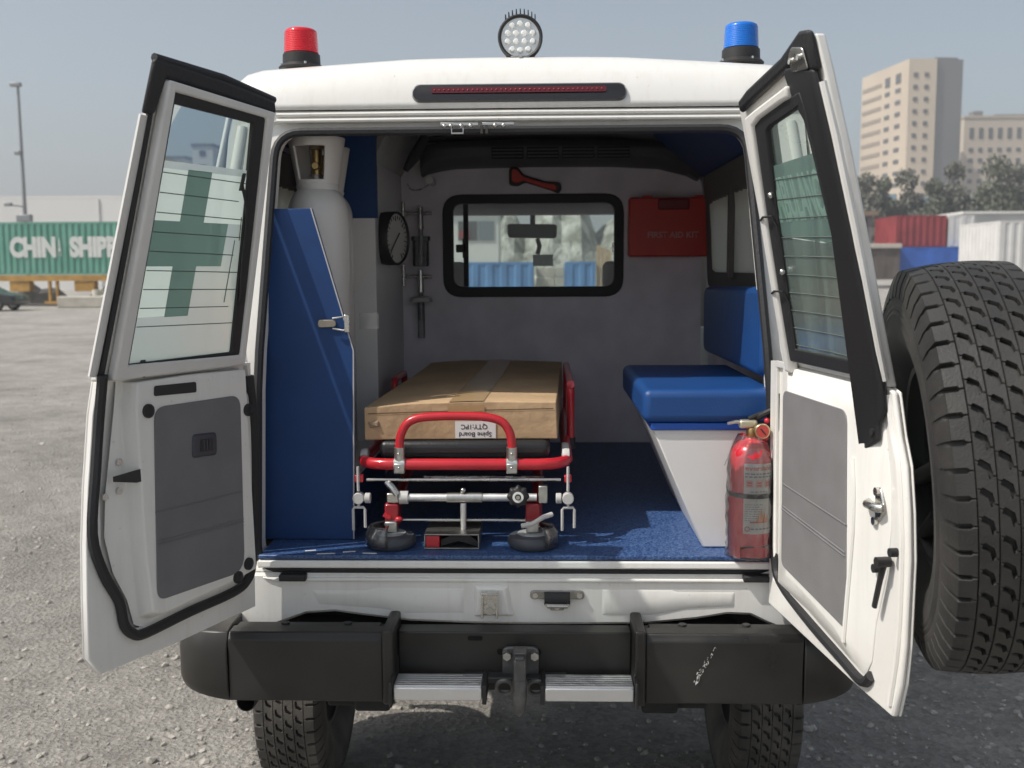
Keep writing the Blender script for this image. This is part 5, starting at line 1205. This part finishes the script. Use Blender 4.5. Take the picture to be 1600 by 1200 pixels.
# ================================================================ loose equipment in the load space
# ---- oxygen cylinders
BOTTLE = mat('white_cylinder_enamel', (.70, .68, .65), .35, coat=.3, var=.03, vscale=6)
BRASS = mat('brass', (.45, .32, .14), .35, metal=1)
def oxygen(x, y, z0, r, h, label, scale_guard=1.0):
    root = empty('oxygen_cylinder', (x, y, z0)); tag(root, label, 'gas cylinder', 'oxygen cylinders in the cabinet bay')
    top = z0+h
    pr_ = [(0, 0), (r*.9, 0), (r, .02), (r, h-r*1.05)]
    for k in range(1, 8):
        a = R_(k*82/7); pr_.append((r*(.32+.68*math.cos(a)), h-r*1.05+r*.95*math.sin(a)))
    pr_ += [(r*.36, h+.01), (0, h+.01)]
    MB().lathe(pr_, (x, y, z0), 'z', 40).build('cylinder_body', BOTTLE, root, smooth=50)
    # moulded guard with windows
    g0, g1 = top-.012, top+.135*scale_guard; ra, rb = r*.62, r*.90
    def gp(a, z): t = (z-g0)/(g1-g0); rr = ra+(rb-ra)*t; return (x+rr*math.cos(a), y+rr*math.sin(a), z)
    m = MB(); zl = [g0, g0+(g1-g0)*.14, g0+(g1-g0)*.80, g1]
    N = 24; vs = [[m.bm.verts.new(gp(2*math.pi*i/N, z)) for i in range(N)] for z in zl]
    for j in range(3):
        for i in range(N):
            open_ = (j == 1) and (i % 12) in (4, 5, 6, 7, 8)
            if j == 1 and i in (15, 16, 17, 18, 19): open_ = True
            if j == 1 and i in (3, 4, 5, 6, 7): open_ = True
            if j == 1 and not (i in (15, 16, 17, 18, 19) or i in (3, 4, 5, 6, 7)): open_ = False
            if not open_: m.bm.faces.new((vs[j][i], vs[j][(i+1) % N], vs[j+1][(i+1) % N], vs[j+1][i]))
    m.build('valve_guard', BOTTLE, root, smooth=60, solid=.009, bevel=.002)
    MB().lathe([(ra+.004, 0), (ra+.008, .012), (ra+.004, .026), (ra-.01, .026), (ra-.01, 0)], (x, y, g0-.01), 'z', 32).build('guard_collar', BOTTLE, root)
    vv = MB(); vv.cyl((x, y, top), (x, y, top+.10*scale_guard), .016, 12); vv.cyl((x, y, top+.05*scale_guard), (x+.0, y-.03, top+.05*scale_guard), .012, 10); vv = vv.build('valve', BRASS, root, bevel=.002)
    MB().cyl((x, y, top+.10*scale_guard), (x, y, top+.122*scale_guard), .022, 12).build('valve_knob', mat('bronze_knob', (.22, .16, .09), .5), vv, bevel=.003)
    MB().lathe([(.028, 0), (.022, .02), (.012, .022)], (x, y, top+.005), 'z', 20).build('valve_base', ZINC, vv)
oxygen(-.638, .42, .922, .092, .868, 'nearer white oxygen cylinder with a moulded valve guard')
oxygen(-.667, .66, .922, .090, .865, 'farther white oxygen cylinder behind the nearer one')
# ---- stretcher
S = empty('stretcher', (-.18, .85, .75)); tag(S, 'red and silver folding ambulance stretcher lying on the load floor', 'stretcher')
SX0, SX1 = -.475, .118; YB = .115; ZR = .979
def rail(z, y0, r): 
    c = .085
    return smoothpath([(SX0, 1.55, z), (SX0, .6, z), (SX0, y0+c, z)], 4)+[Vector(p) for p in [(SX0+.012, y0+.04, z), (SX0+.04, y0+.012, z), (SX0+.085, y0, z)]]+[Vector(((SX0+SX1)/2, y0, z))]+[Vector(p) for p in [(SX1-.085, y0, z), (SX1-.04, y0+.012, z), (SX1-.012, y0+.04, z)]]+smoothpath([(SX1, y0+c, z), (SX1, .6, z), (SX1, 1.55, z)], 4)
MB().tube(rail(ZR, YB, .016), .0165, 12).build('main_rail', RED, S, smooth=60)
MB().tube([(SX0, 1.55, ZR), (SX0+.04, 1.62, ZR), (SX1-.04, 1.62, ZR), (SX1, 1.55, ZR)], .0165, 12).build('head_rail', RED, S, smooth=60)
# raised foot loop, sockets
hp = [(-.358, YB, .99), (-.358, YB, 1.035), (-.352, YB, 1.068), (-.333, YB, 1.098), (-.30, YB, 1.112), (-.25, YB, 1.116), (-.20, YB, 1.117), (-.14, YB, 1.116), (-.095, YB, 1.111), (-.063, YB, 1.097), (-.045, YB, 1.068), (-.040, YB, 1.035), (-.040, YB, .99)]
MB().tube(smoothpath(hp, 3), .0125, 12).build('foot_loop', RED, S, smooth=60)
for x in (-.358, -.040):
    so_ = MB(); so_.cyl((x, YB-.001, .985), (x, YB-.001, 1.028), .0155, 16); so_ = so_.build('socket', ZINC, S, smooth=40)
    m_ = MB(); m_.lathe([(.0195, -.0155), (.0195, .0155), (.017, .0155), (.017, -.0155)], (x, YB, ZR), 'x', 20); m_.build('clamp_band', ZINC, so_)
    MB().bb(x-.0155, x+.0155, YB-.02, YB-.008, .955, .985).build('clamp_strap', ZINC, so_, bevel=.004)
    for z in (1.012, .972): MB().ball((x, YB-.019, z), .004, 8).build('rivet', CHROME, so_)
# side guard rails
for x, y0, y1 in ((-.495, .98, 1.26), (.137, .55, 1.2)):
    z1 = 1.125 if x < 0 else 1.16
    MB().tube(smoothpath([(x, y0, .96), (x, y0, z1-.04), (x, y0+.01, z1-.01), (x, y0+.04, z1), (x, y1-.04, z1), (x, y1-.01, z1-.01), (x, y1, z1-.04), (x, y1, .96)], 4), .0125, 10).build('side_guard', RED, S, smooth=60)
    MB().cyl((x, y0, .95), (x, y0, .985), .016, 12).build('guard_socket', PLASTIC, S)
MAT_ = mat('black_mattress_vinyl', (.018, .019, .021), .4, bump=.2, bscale=120, bdist=.004)
MB().bb(SX0+.05, SX1-.05, .16, 1.55, .985, 1.038).build('mattress', MAT_, S, bevel=.02, seg=4)
# silver cross bars, adjuster with star knob
MB().cyl((-.452, .108, .936), (.098, .108, .937), .0045, 10).build('release_rod', CHROME, S)
MB().cyl((-.30, .20, .925), (.05, .20, .925), .005, 8).build('release_rod', CHROME, S)
MB().cyl((-.345, .112, .884), (.03, .112, .885), .0115, 14).build('cross_tube', ALU, S); MB().cyl((-.225, .110, .8845), (-.125, .110, .8845), .0145, 14).build('sleeve', ZINC, S)
MB().cyl((-.36, .112, .884), (-.335, .112, .884), .019, 14).build('collar', GREYPLAST, S)
MB().bb(-.395, -.362, .10, .13, .87, .898).build('bracket', CHROME, S, bevel=.003); MB().tube([(-.395, .11, .93), (-.378, .10, .915), (-.365, .10, .895)], .010, 8).build('hook', CHROME, S)
MB().bb(.035, .060, .10, .13, .87, .92).build('bracket', ZINC, S, bevel=.003)
m_ = MB(); secs = []
pp = []
for k in range(64):
    a = 2*math.pi*k/64; rr = .0285+.0028*math.cos(8*a); pp.append((rr*math.cos(a), rr*math.sin(a)))
m_.loft([[(-.022+a, .092, .894+b) for a, b in pp], [(-.022+a, .076, .894+b) for a, b in pp], [(-.022+a*.8, .071, .894+b*.8) for a, b in pp]], closed=True); kn = m_.build('star_knob', PLASTIC, S, smooth=50)
MB().lathe([(.009, 0), (.0155, 0), (.0155, -.001), (.009, -.001)], (-.022, .0705, .894), 'y', 24).build('white_ring', PAPER, kn)
MB().cyl((-.022, .071, .894), (-.022, .066, .894), .006, 10).build('bolt', CHROME, kn)
# end brackets and fork supports (pale plastic and wire forks)
for x, s_ in ((SX0+.0, -1), (SX1-.0, 1)):
    for k in range(1 if s_ < 0 else 2): 
        MB().lathe([(.008, -.012), (.024, -.010), (.026, 0), (.024, .010), (.008, .012)], (x-.004*s_, .20+.10*k, .985), 'x', 18).build('roller', GREYPLAST, S)
    MB().bb(x-.010, x+.014 if s_ < 0 else x+.010, .100, .12, .930, .950).build('red_stop', RED, S, bevel=.002)
    MB().cyl((x, .10, .905), (x, .10, .975), .004, 8).build('stem', GREYPLAST, S)
    MB().cyl((x, .092, .884), (x, .118, .884), .0165, 16).build('pivot_hub', GREYPLAST, S, bevel=.002); MB().cyl((x-s_*.018, .105, .884), (x-s_*.034, .105, .884), .015, 14).build('pivot_cap', GREYPLAST, S, bevel=.002)
    MB().tube([(x-.016, .10, .792), (x-.016, .10, .852), (x-.012, .10, .858), (x+.014, .10, .858), (x+.018, .10, .852), (x+.018, .10, .80)], .0042, 8).build('wire_fork', GREYPLAST, S)
    MB().cyl((x, .10, .858), (x, .10, .884), .004, 8).build('stem', GREYPLAST, S)
    # folded red legs and the flat-folded castors
    cx = -.382 if s_ < 0 else .018
    MB().tube([(cx+.01*s_, .16, .80), (cx+.012*s_, .45, .86), (cx+.015*s_, 1.2, .92)], .017, 10).build('folding_leg', mat('dark_red_tube', (.30, .012, .02), .35, coat=.4), S)
    MB().bb(cx-.02, cx+.02, .10, .16, .80, .868).build('leg_bracket', MATS['dark_red_tube'], S, bevel=.006)
    wl_ = MB(); wl_.lathe([(.018, .004), (.044, .006), (.050, .002), (.064, .002), (.070, -.006), (.0705, -.020), (.064, -.030), (.03, -.030), (.018, -.026)], (cx, .085, .782), 'z', 36)
    wl_ = wl_.build('castor_wheel', mat('grey_castor_rubber', (.055, .062, .075), .45), S, smooth=50)
    MB().lathe([(0, .006), (.030, .008), (.042, .0075), (.0425, .003), (0, .003)], (cx, .085, .783), 'z', 30).build('wheel_disc', mat('castor_disc', (.30, .32, .33), .4), wl_)
    m_ = MB(); m_.lathe([(.073, -.02), (.073, .008), (.060, .028), (.03, .034)], (cx, .085, .782), 'z', 20, a0=R_(95 if s_ < 0 else -60), a1=R_(270 if s_ < 0 else 90)); m_.build('castor_guard', PLASTWRAP, wl_, solid=.002)
    MB().bb(cx-.018, cx+.018, .075, .11, .790, .822).build('castor_fork', ZINC, wl_, bevel=.004)
    if s_ < 0:
        MB().ball((cx+.022, .09, .826), .010, 10, (1.2, 1, .8)).build('brake_pedal', RED, wl_); MB().box((cx-.012, .10, .834), (.022, .02, .01), Euler((0, .5, 0))).build('brake_pedal', RED, wl_)
    else:
        MB().tube([(cx-.03, .06, .815), (cx+.0, .055, .822), (cx+.03, .06, .84), (cx+.055, .075, .845)], .007, 8).build('brake_lever', GREYPLAST, wl_)
MB().cyl((-.36, .14, .812), (.0, .14, .812), .0055, 10).build('axle_bar', CHROME, S)
# floor lock in the middle
MB().cyl((-.178, .105, .775), (-.178, .105, .87), .0075, 12, .009).build('lock_post', ALU, S); MB().ball((-.178, .105, .906), .008, 10).build('lock_nut', CHROME, S)
fl_ = empty('floor_lock', (-.205, .08, .751)); tag(fl_, 'steel floor lock channel with a red end, under the middle of the stretcher', 'floor lock')
m_ = MB(); m_.bb(-.284, -.130, .045, .20, .7515, .756); m_.bb(-.284, -.130, .045, .20, .791, .795); m_.bb(-.284, -.280, .0452, .1998, .756, .791); m_.bb(-.134, -.130, .0452, .1998, .756, .791); m_.build('channel', mat('dull_steel', (0, 0, 0)), fl_, bevel=.001)
MB().bb(-.279, -.241, .046, .10, .757, .789).build('red_block', RED, fl_, bevel=.002)
m_ = MB(); m_.loft([[(-.238, .06, .757), (-.238, .06, .775), (-.20, .06, .79), (-.16, .06, .79), (-.136, .06, .77), (-.136, .06, .757), (-.19, .06, .772)], [(-.238, .09, .757), (-.238, .09, .775), (-.20, .09, .79), (-.16, .09, .79), (-.136, .09, .77), (-.136, .09, .757), (-.19, .09, .772)]], closed=True); m_.build('jaw', PLASTIC, fl_)
# ---- cardboard box on the stretcher
bx = empty('cardboard_box', (-.18, .8, 1.04)); tag(bx, 'long flat brown cardboard carton lying on the stretcher', 'carton')
A0, A1, Bk0, Bk1 = (-.466, .170), (.086, .190), (-.412, 1.46), (.124, 1.46)
m_ = MB(); n_ = 14; secs = []
for k in range(n_+1):
    t = k/n_; l = Vector(A0).lerp(Vector(Bk0), t); r = Vector(A1).lerp(Vector(Bk1), t); sag = -.006*math.sin(math.pi*t)+.003*math.sin(5*t)
    zl, zr = 1.136+.016*t+sag, 1.149+.004*t+sag
    secs.append([(l.x+.004*math.sin(7*t), l.y, 1.040), (l.x, l.y, zl-.003), (l.x*.75+r.x*.25, (l.y*3+r.y)/4, (zl*3+zr)/4+.006), (l.x*.4+r.x*.6, l.y*.4+r.y*.6, zl*.4+zr*.6+.006), (r.x, r.y, zr-.002), (r.x+.004, r.y, 1.040)])
m_.loft(secs, closed=True); m_.build('carton', CARD, bx, smooth=0, bevel=.003)
def onbox(x, z, d=.0015):
    t = (x-A0[0])/(A1[0]-A0[0]); return Vector((x, A0[1]+(A1[1]-A0[1])*t-d, z))
m_ = MB(); m_.face([onbox(-.455, 1.1175), onbox(-.20, 1.1245), onbox(.078, 1.1295), onbox(.078, 1.1265), onbox(-.20, 1.1215), onbox(-.455, 1.1145)]); m_.build('flap_seam', mat('seam_shadow_brown', (.16, .10, .055), .9), bx, smooth=0)
def ontop(x, t, d=.0012):
    l = Vector(A0).lerp(Vector(Bk0), t); r = Vector(A1).lerp(Vector(Bk1), t); f = (x-A0[0])/(A1[0]-A0[0]); sag = -.006*math.sin(math.pi*t)+.003*math.sin(5*t)
    zl, zr = 1.136+.016*t+sag, 1.149+.004*t+sag; z = zl+(zr-zl)*f+.006*min(1, 4*min(f, 1-f)*1.0)
    return Vector((l.x+(r.x-l.x)*f, l.y+(r.y-l.y)*f, z+d))
m_ = MB(); m_.loft([[ontop(-.222, t/14) for t in range(15)], [ontop(-.172, t/14, .002) for t in range(15)], [ontop(-.122, t/14) for t in range(15)]], closed=False, caps=False); m_.build('top_tape', mat('packing_tape', (.45, .30, .15), .25), bx, smooth=60)
m_ = MB(); m_.face([onbox(-.225, 1.119, .002), onbox(-.12, 1.121, .002), onbox(-.12, 1.140, .002), onbox(-.225, 1.138, .002)]); m_.build('packing_tape', mat('packing_tape', (.45, .30, .15), .25), bx, smooth=0)
m_ = MB(); m_.loft([[onbox(-.455, 1.092, .001), onbox(-.425, 1.096, .001), onbox(-.42, 1.078, .001), onbox(-.45, 1.074, .001)], [onbox(-.450, 1.089, .007), onbox(-.43, 1.091, .005), onbox(-.428, 1.081, .007), onbox(-.446, 1.079, .005)]], closed=True); m_.build('torn_corner', mat('torn_card', (.30, .22, .15), .95), bx, smooth=0)
m_ = MB(); m_.face([onbox(-.205, 1.0435, .0022), onbox(-.088, 1.0435, .0022), onbox(-.088, 1.093, .0022), onbox(-.205, 1.093, .0022)]); pl_ = m_.build('paper_label', PAPER, bx, smooth=0)
yv = (A1[1]-A0[1])/(A1[0]-A0[0])
fm = frame_matrix(onbox(-.147, 1.0545, .0028), (-1, -yv, 0), (0, 0, -1)); text('lettering', 'Spine Board', .0195, fm, INK, pl_, weight=.0003)
fm = frame_matrix(onbox(-.150, 1.0770, .0028), (-1, -yv, 0), (0, 0, -1)); text('lettering', 'QTY:1PC', .0195, fm, INK, pl_, weight=.0003)
# ---- first aid kit on the bulkhead
fa = empty('first_aid_kit', (.61, 1.80, 1.573)); tag(fa, 'red plastic first aid box hung on the bulkhead beside the cab window', 'first aid kit')
RB = mat('red_box_plastic', (.62, .045, .03), .42, var=.04)
MB().bb(.420, .798, 1.765, 1.846, 1.576, 1.830).build('case', RB, fa, bevel=.012, seg=3)
MB().bb(.424, .794, 1.757, 1.7648, 1.580, 1.826).build('lid', RB, fa, bevel=.008, seg=3)
MB().bb(.542, .676, 1.745, 1.757, 1.776, 1.822).build('handle', mat('dark_red_plastic', (.22, .015, .018), .45), fa, bevel=.006)
for x in (.50, .72): MB().bb(x-.02, x+.02, 1.77, 1.80, 1.826, 1.838).build('clip', RB, fa, bevel=.003)
text('lettering', 'FIRST AID KIT', .036, FACE_CAM((.608, 1.7562, 1.668)), mat('pale_red_print', (.62, .35, .33), .6), fa, weight=.0006)
# ---- emergency hammer
eh = empty('emergency_hammer', (.02, 1.83, 1.90)); tag(eh, 'red emergency hammer in a black holder above the cab window', 'hammer')
m_ = MB(); m_.prism([(x, 1.818, z) for x, z in roundpoly([(-.098, 1.965), (-.06, 1.968), (-.035, 1.935), (.06, 1.905), (.125, 1.90), (.13, 1.872), (.118, 1.852), (.08, 1.868), (-.03, 1.902), (-.06, 1.885), (-.1, 1.89)], .012)], (0, .027, 0)); m_.build('holder', PLASTIC, eh, bevel=.004)
m_ = MB(); m_.prism([(x, 1.803, z) for x, z in roundpoly([(-.088, 1.956), (-.064, 1.958), (-.040, 1.926), (.06, 1.897), (.105, 1.892), (.112, 1.872), (.098, 1.864), (.05, 1.878), (-.035, 1.908), (-.062, 1.898), (-.088, 1.902)], .010)], (0, .0148, 0)); m_.build('hammer', RB, eh, bevel=.004)
# ---- blood pressure gauge on the cabinet side
bg_ = empty('pressure_gauge', (-.55, 1.12, 1.64)); tag(bg_, 'round blood pressure dial gauge on the cabinet side panel', 'gauge')
q90 = Matrix.Translation((-.549, 1.12, 1.642)) @ Euler((0, 0, R_(-18))).to_matrix().to_4x4()
def gl(prof, nm, m, par): MB().lathe(prof, (0, 0, 0), 'y', 40, mtx=None).build(nm, m, par)
def dial(prof, nm, m, par):
    b_ = MB(); b_.lathe(prof, (0, 0, 0), 'x', 40); bmesh.ops.transform(b_.bm, matrix=q90, verts=b_.bm.verts); return b_.build(nm, m, par)
dial([(0, 0), (.096, 0), (.099, .02), (.099, .06), (.094, .066), (.090, .058)], 'case', PLASTIC, bg_)
fc = dial([(0, .056), (.091, .056)], 'face', mat('dial_face', (.55, .54, .51), .5), bg_)
for k in range(24):
    a = R_(-60+300*k/23); r0 = .072 if k % 4 else .064
    b_ = MB(); b_.tube([(.058, r0*math.cos(a), r0*math.sin(a)), (.058, .084*math.cos(a), .084*math.sin(a))], .0018, 4); bmesh.ops.transform(b_.bm, matrix=q90, verts=b_.bm.verts); b_.build('tick', INK, fc)
b_ = MB(); b_.tube([(.060, .02, .02), (.060, -.055, -.05)], .0025, 6); bmesh.ops.transform(b_.bm, matrix=q90, verts=b_.bm.verts); b_.build('needle', INK, fc)
# ---- flow meters on the bulkhead
def flow(x, z, label, top):
    root = empty('flow_meter', (x, 1.80, z)); tag(root, label, 'flow meter', 'oxygen flow meters on the bulkhead')
    c = glass_mat('clear_flask', (.78, .79, .80), .05, diff=.15)
    MB().cyl((x-.07, 1.80, z+.17), (x+.05, 1.80, z+.17), .008, 10).build('supply_arm', CHROME, root)
    MB().cyl((x-.075, 1.80, z+.13), (x-.075, 1.80, z+.22), .008, 10).build('wall_post', CHROME, root)
    MB().bb(x-.085, x-.065, 1.80, 1.845, z+.155, z+.185).build('mount', CHROME, root)
    MB().cyl((x, 1.80, z+.10), (x, 1.80, z+.20), .015, 12, .011).build('valve_body', CHROME, root, bevel=.002)
    MB().cyl((x, 1.80, z-.02), (x, 1.80, z+.10), .010, 12).build('tube', c, root)
    if top: MB().lathe([(0, -.06), (.034, -.06), (.036, -.05), (.036, .05), (.042, .052), (.042, .07), (0, .07)], (x, 1.80, z), 'z', 24).build('flask', c, root)
    else:
        MB().lathe([(0, 0), (.050, 0), (.045, .018), (.018, .026), (0, .026)], (x, 1.80, z+.06), 'z', 24).build('cap', GREYPLAST, root); MB().cyl((x, 1.80, z-.10), (x, 1.80, z+.06), .016, 14).build('nozzle', c, root)
flow(-.487, 1.60, 'upper clear flow meter flask on the bulkhead', True)
flow(-.490, 1.325, 'lower flow meter with a wide grey cap on the bulkhead', False)
ro = empty('hook_dial', (-.46, 1.80, 1.93)); tag(ro, 'small white round knob with a curved wire above the flow meters', 'knob')
MB().cyl((-.435, 1.70, 1.905), (-.435, 1.843, 1.905), .017, 16).build('knob', PAPER, ro, bevel=.003); MB().tube(smoothpath([(-.545, 1.83, 1.90), (-.52, 1.76, 1.87), (-.48, 1.74, 1.868), (-.445, 1.76, 1.89)], 5), .003, 6).build('wire', CHROME, ro)
# ---- fire extinguisher in its clear wrap
FX, FY = .610, .005
fe = empty('fire_extinguisher', (FX, FY, .751)); tag(fe, 'red fire extinguisher in clear plastic wrap, standing before the bench', 'fire extinguisher')
EXR = mat('extinguisher_red', (.56, .012, .028), .25, coat=.6)
er = .0575
pr_ = [(0, 0), (er*.93, 0), (er, .008), (er, .268)]
for k in range(1, 7): a = R_(k*14); pr_.append((er*(.25+.75*math.cos(a)), .268+.050*math.sin(a)))
pr_ += [(.016, .322), (0, .322)]
MB().lathe(pr_, (FX, FY, .7512), 'z', 48).build('bottle', EXR, fe, smooth=50)
MB().lathe([(.012, .315), (.016, .325), (.016, .345), (.012, .352), (0, .352)], (FX, FY, .7512), 'z', 16).build('neck', BRASS, fe)
MB().bb(FX-.035, FX+.012, FY-.014, FY+.014, 1.100, 1.122).build('valve_block', mat('pale_brass', (.60, .56, .42), .35, metal=.7), fe, bevel=.005)
MB().tube([(FX-.02, FY, 1.115), (FX-.045, FY-.008, 1.118), (FX-.068, FY-.01, 1.113)], [.006, .005, .004], 8).build('lever', ZINC, fe)
MB().tube([(FX-.01, FY, 1.125), (FX+.03, FY+.005, 1.140), (FX+.065, FY+.01, 1.152)], .006, 8).build('carry_handle', PLASTIC, fe)
gg = MB(); gg.cyl((FX+.018, FY-.05, 1.098), (FX+.018, FY-.028, 1.098), .0205, 24); gg = gg.build('pressure_dial', mat('gold_bezel', (.62, .50, .30), .3, metal=1), fe, bevel=.002)
MB().lathe([(0, -.001), (.0165, -.001)], (FX+.018, FY-.050, 1.098), 'y', 24).build('dial_face', mat('dial_red', (.50, .06, .05), .4), gg)
MB().tube([(FX+.012, FY-.0525, 1.106), (FX+.026, FY-.0525, 1.09)], .0017, 5).build('needle', INK, gg)
MB().ball((FX+.035, FY-.02, 1.122), .008, 10).build('red_seal', RED, fe); MB().ball((FX+.032, FY-.03, 1.077), .0065, 10).build('red_seal', RED, fe)
MB().tube(smoothpath([(FX-.05, FY-.01, 1.075), (FX-.058, FY-.012, 1.05), (FX-.068, FY-.015, 1.02), (FX-.075, FY-.015, 1.0)], 4), .0014, 5).build('pin_wire', CHROME, fe)
# paper label wrapped round the bottle
LBL = mat('silver_grey_label', (.50, .50, .47), .45, var=.05, vscale=30)
def onbot(u, z, d=.0006):
    a = R_(-90)+u/er; return Vector((FX+(er+d)*math.cos(a), FY+(er+d)*math.sin(a), z))
m_ = MB(); us = [-.030+.095*k/16 for k in range(17)]
m_.loft([[onbot(u, z) for u in us] for z in (.822, .92, 1.012)], closed=False, caps=False); lb = m_.build('label', LBL, fe, smooth=60)
wr = lambda d: (lambda v: onbot(v.x, v.y, d))
PRR = mat('red_print', (.50, .09, .07), .5); PRK = mat('grey_print', (.16, .17, .19), .5)
text('lettering', 'eversafe', .0175, Matrix.Translation((-.027, 1.000, 0)), PRR, lb, weight=.0005, align='LEFT', sx=1.25, warp=wr(.0012))
m_ = MB(); rr_ = random.Random(2)
def strip(mm, u0, u1, z, h):
    k = max(2, int((u1-u0)/.006)); s_ = [u0+(u1-u0)*i/k for i in range(k+1)]; mm.loft([[onbot(u, z-h/2, .0012) for u in s_], [onbot(u, z+h/2, .0012) for u in s_]], closed=False, caps=False)
for z in (.985, .977): 
    u = -.027
    while u < .055: l = rr_.uniform(.005, .012); strip(m_, u, min(.058, u+l), z, .0036); u += l+.003
for z in (.937,): 
    u = -.012
    while u < .035: l = rr_.uniform(.004, .009); strip(m_, u, u+l, z, .0026); u += l+.003
for k in range(8):
    z = .902-k*.0062; u = -.026; e = .012+.0*k
    while u < e: l = rr_.uniform(.004, .010); strip(m_, u, u+l, z, .0017); u += l+.002
u = -.010
while u < .05: l = rr_.uniform(.004, .010); strip(m_, u, u+l, .836, .004); u += l+.003
o = m_.build('small_print', PRK, lb, smooth=0); o['kind'] = 'stuff'
for k in range(3):
    m_ = MB(); strip(m_, -.024+k*.025, -.005+k*.025, .958, .020); pc_ = m_.build('pictogram', mat('pink_print', (.55, .30, .28), .5), lb, smooth=0)
    m_ = MB(); strip2 = [(.0015, .004), (-.004, .0055), (.004, .003)]
    for dz, hh in strip2: 
        k2 = [(-.0205+k*.025), (-.0085+k*.025)]; m_.loft([[onbot(u, .958+dz-hh/3, .0018) for u in (k2[0], sum(k2)/2, k2[1])], [onbot(u, .958+dz+hh/3, .0018) for u in (k2[0], sum(k2)/2, k2[1])]], closed=False, caps=False)
    m_.build('pictogram_mark', PRR, lb, smooth=0)
m_ = MB()
for cx_, z0, hh, ww in ((.018, .855, .040, .010), (.028, .855, .028, .010), (.010, .855, .022, .008), (.036, .855, .02, .008)):
    m_.face([onbot(cx_-ww/2, z0, .0013), onbot(cx_+ww/2, z0, .0013), onbot(cx_+ww*.35, z0+hh*.5, .0013), onbot(cx_+ww*.1, z0+hh, .0013), onbot(cx_-ww*.3, z0+hh*.45, .0013)])
m_.build('flame_print', mat('orange_print', (.62, .22, .06), .5), lb, smooth=0)
m_ = MB(); strip(m_, -.012, .036, .8545, .004); m_.build('flame_base_print', PRR, lb, smooth=0)
m_ = MB(); m_.tube([onbot(-.019+.006*math.cos(a), .836+.006*math.sin(a), .0014) for a in [k*math.pi/8 for k in range(16)]], .0012, 4, closed=True); m_.build('seal_print', PRR, lb)
# strap and wire foot bracket
m_ = MB(); m_.lathe([(er+.004, -.006), (er+.0065, -.006), (er+.0065, .006), (er+.004, .006)], (FX, FY, .925), 'z', 40); m_.build('strap', PLASTIC, fe)
MB().tube([(FX-.036, FY-.062, .758), (FX-.036, FY-.062, .786), (FX+.062, FY-.045, .788), (FX+.066, FY-.03, .757), (FX+.02, FY-.066, .756)], .0024, 6, closed=True).build('wire_bracket', RUBBER, fe)
# crinkled clear wrap
rw = random.Random(9); m_ = MB(); secs = []
for j in range(26):
    z = .752+j*.0132; f = j/25
    base = er+.007 if f < .78 else er+.007-(f-.78)*.13
    secs.append([(FX+(base+rw.uniform(-.003, .0035)+.0025*math.sin(3*2*math.pi*k/44+j*.5))*math.cos(2*math.pi*k/44), FY+(base+rw.uniform(-.003, .0035))*math.sin(2*math.pi*k/44), z) for k in range(44)])
m_.loft(secs, closed=True, caps=False); m_.build('plastic_wrap', PLASTWRAP, fe, smooth=80)

# ---------------------------------------------------------------- air
hz = MB(); hz.bb(-5200, 5200, -5200, 5200, GZ-1.5, 66); ho = hz.build('haze', None, smooth=0); tag(ho, 'thin pale dusty haze over the whole yard', 'haze', kind='stuff')
hm = bpy.data.materials.new('haze'); hm.use_nodes = True; t_ = hm.node_tree; t_.nodes.clear()
pv = t_.nodes.new('ShaderNodeVolumePrincipled'); pv.inputs['Color'].default_value = (.88, .90, .93, 1); pv.inputs['Density'].default_value = .0012; pv.inputs['Anisotropy'].default_value = .2
oo_ = t_.nodes.new('ShaderNodeOutputMaterial'); t_.links.new(pv.outputs[0], oo_.inputs['Volume']); ho.data.materials.append(hm)
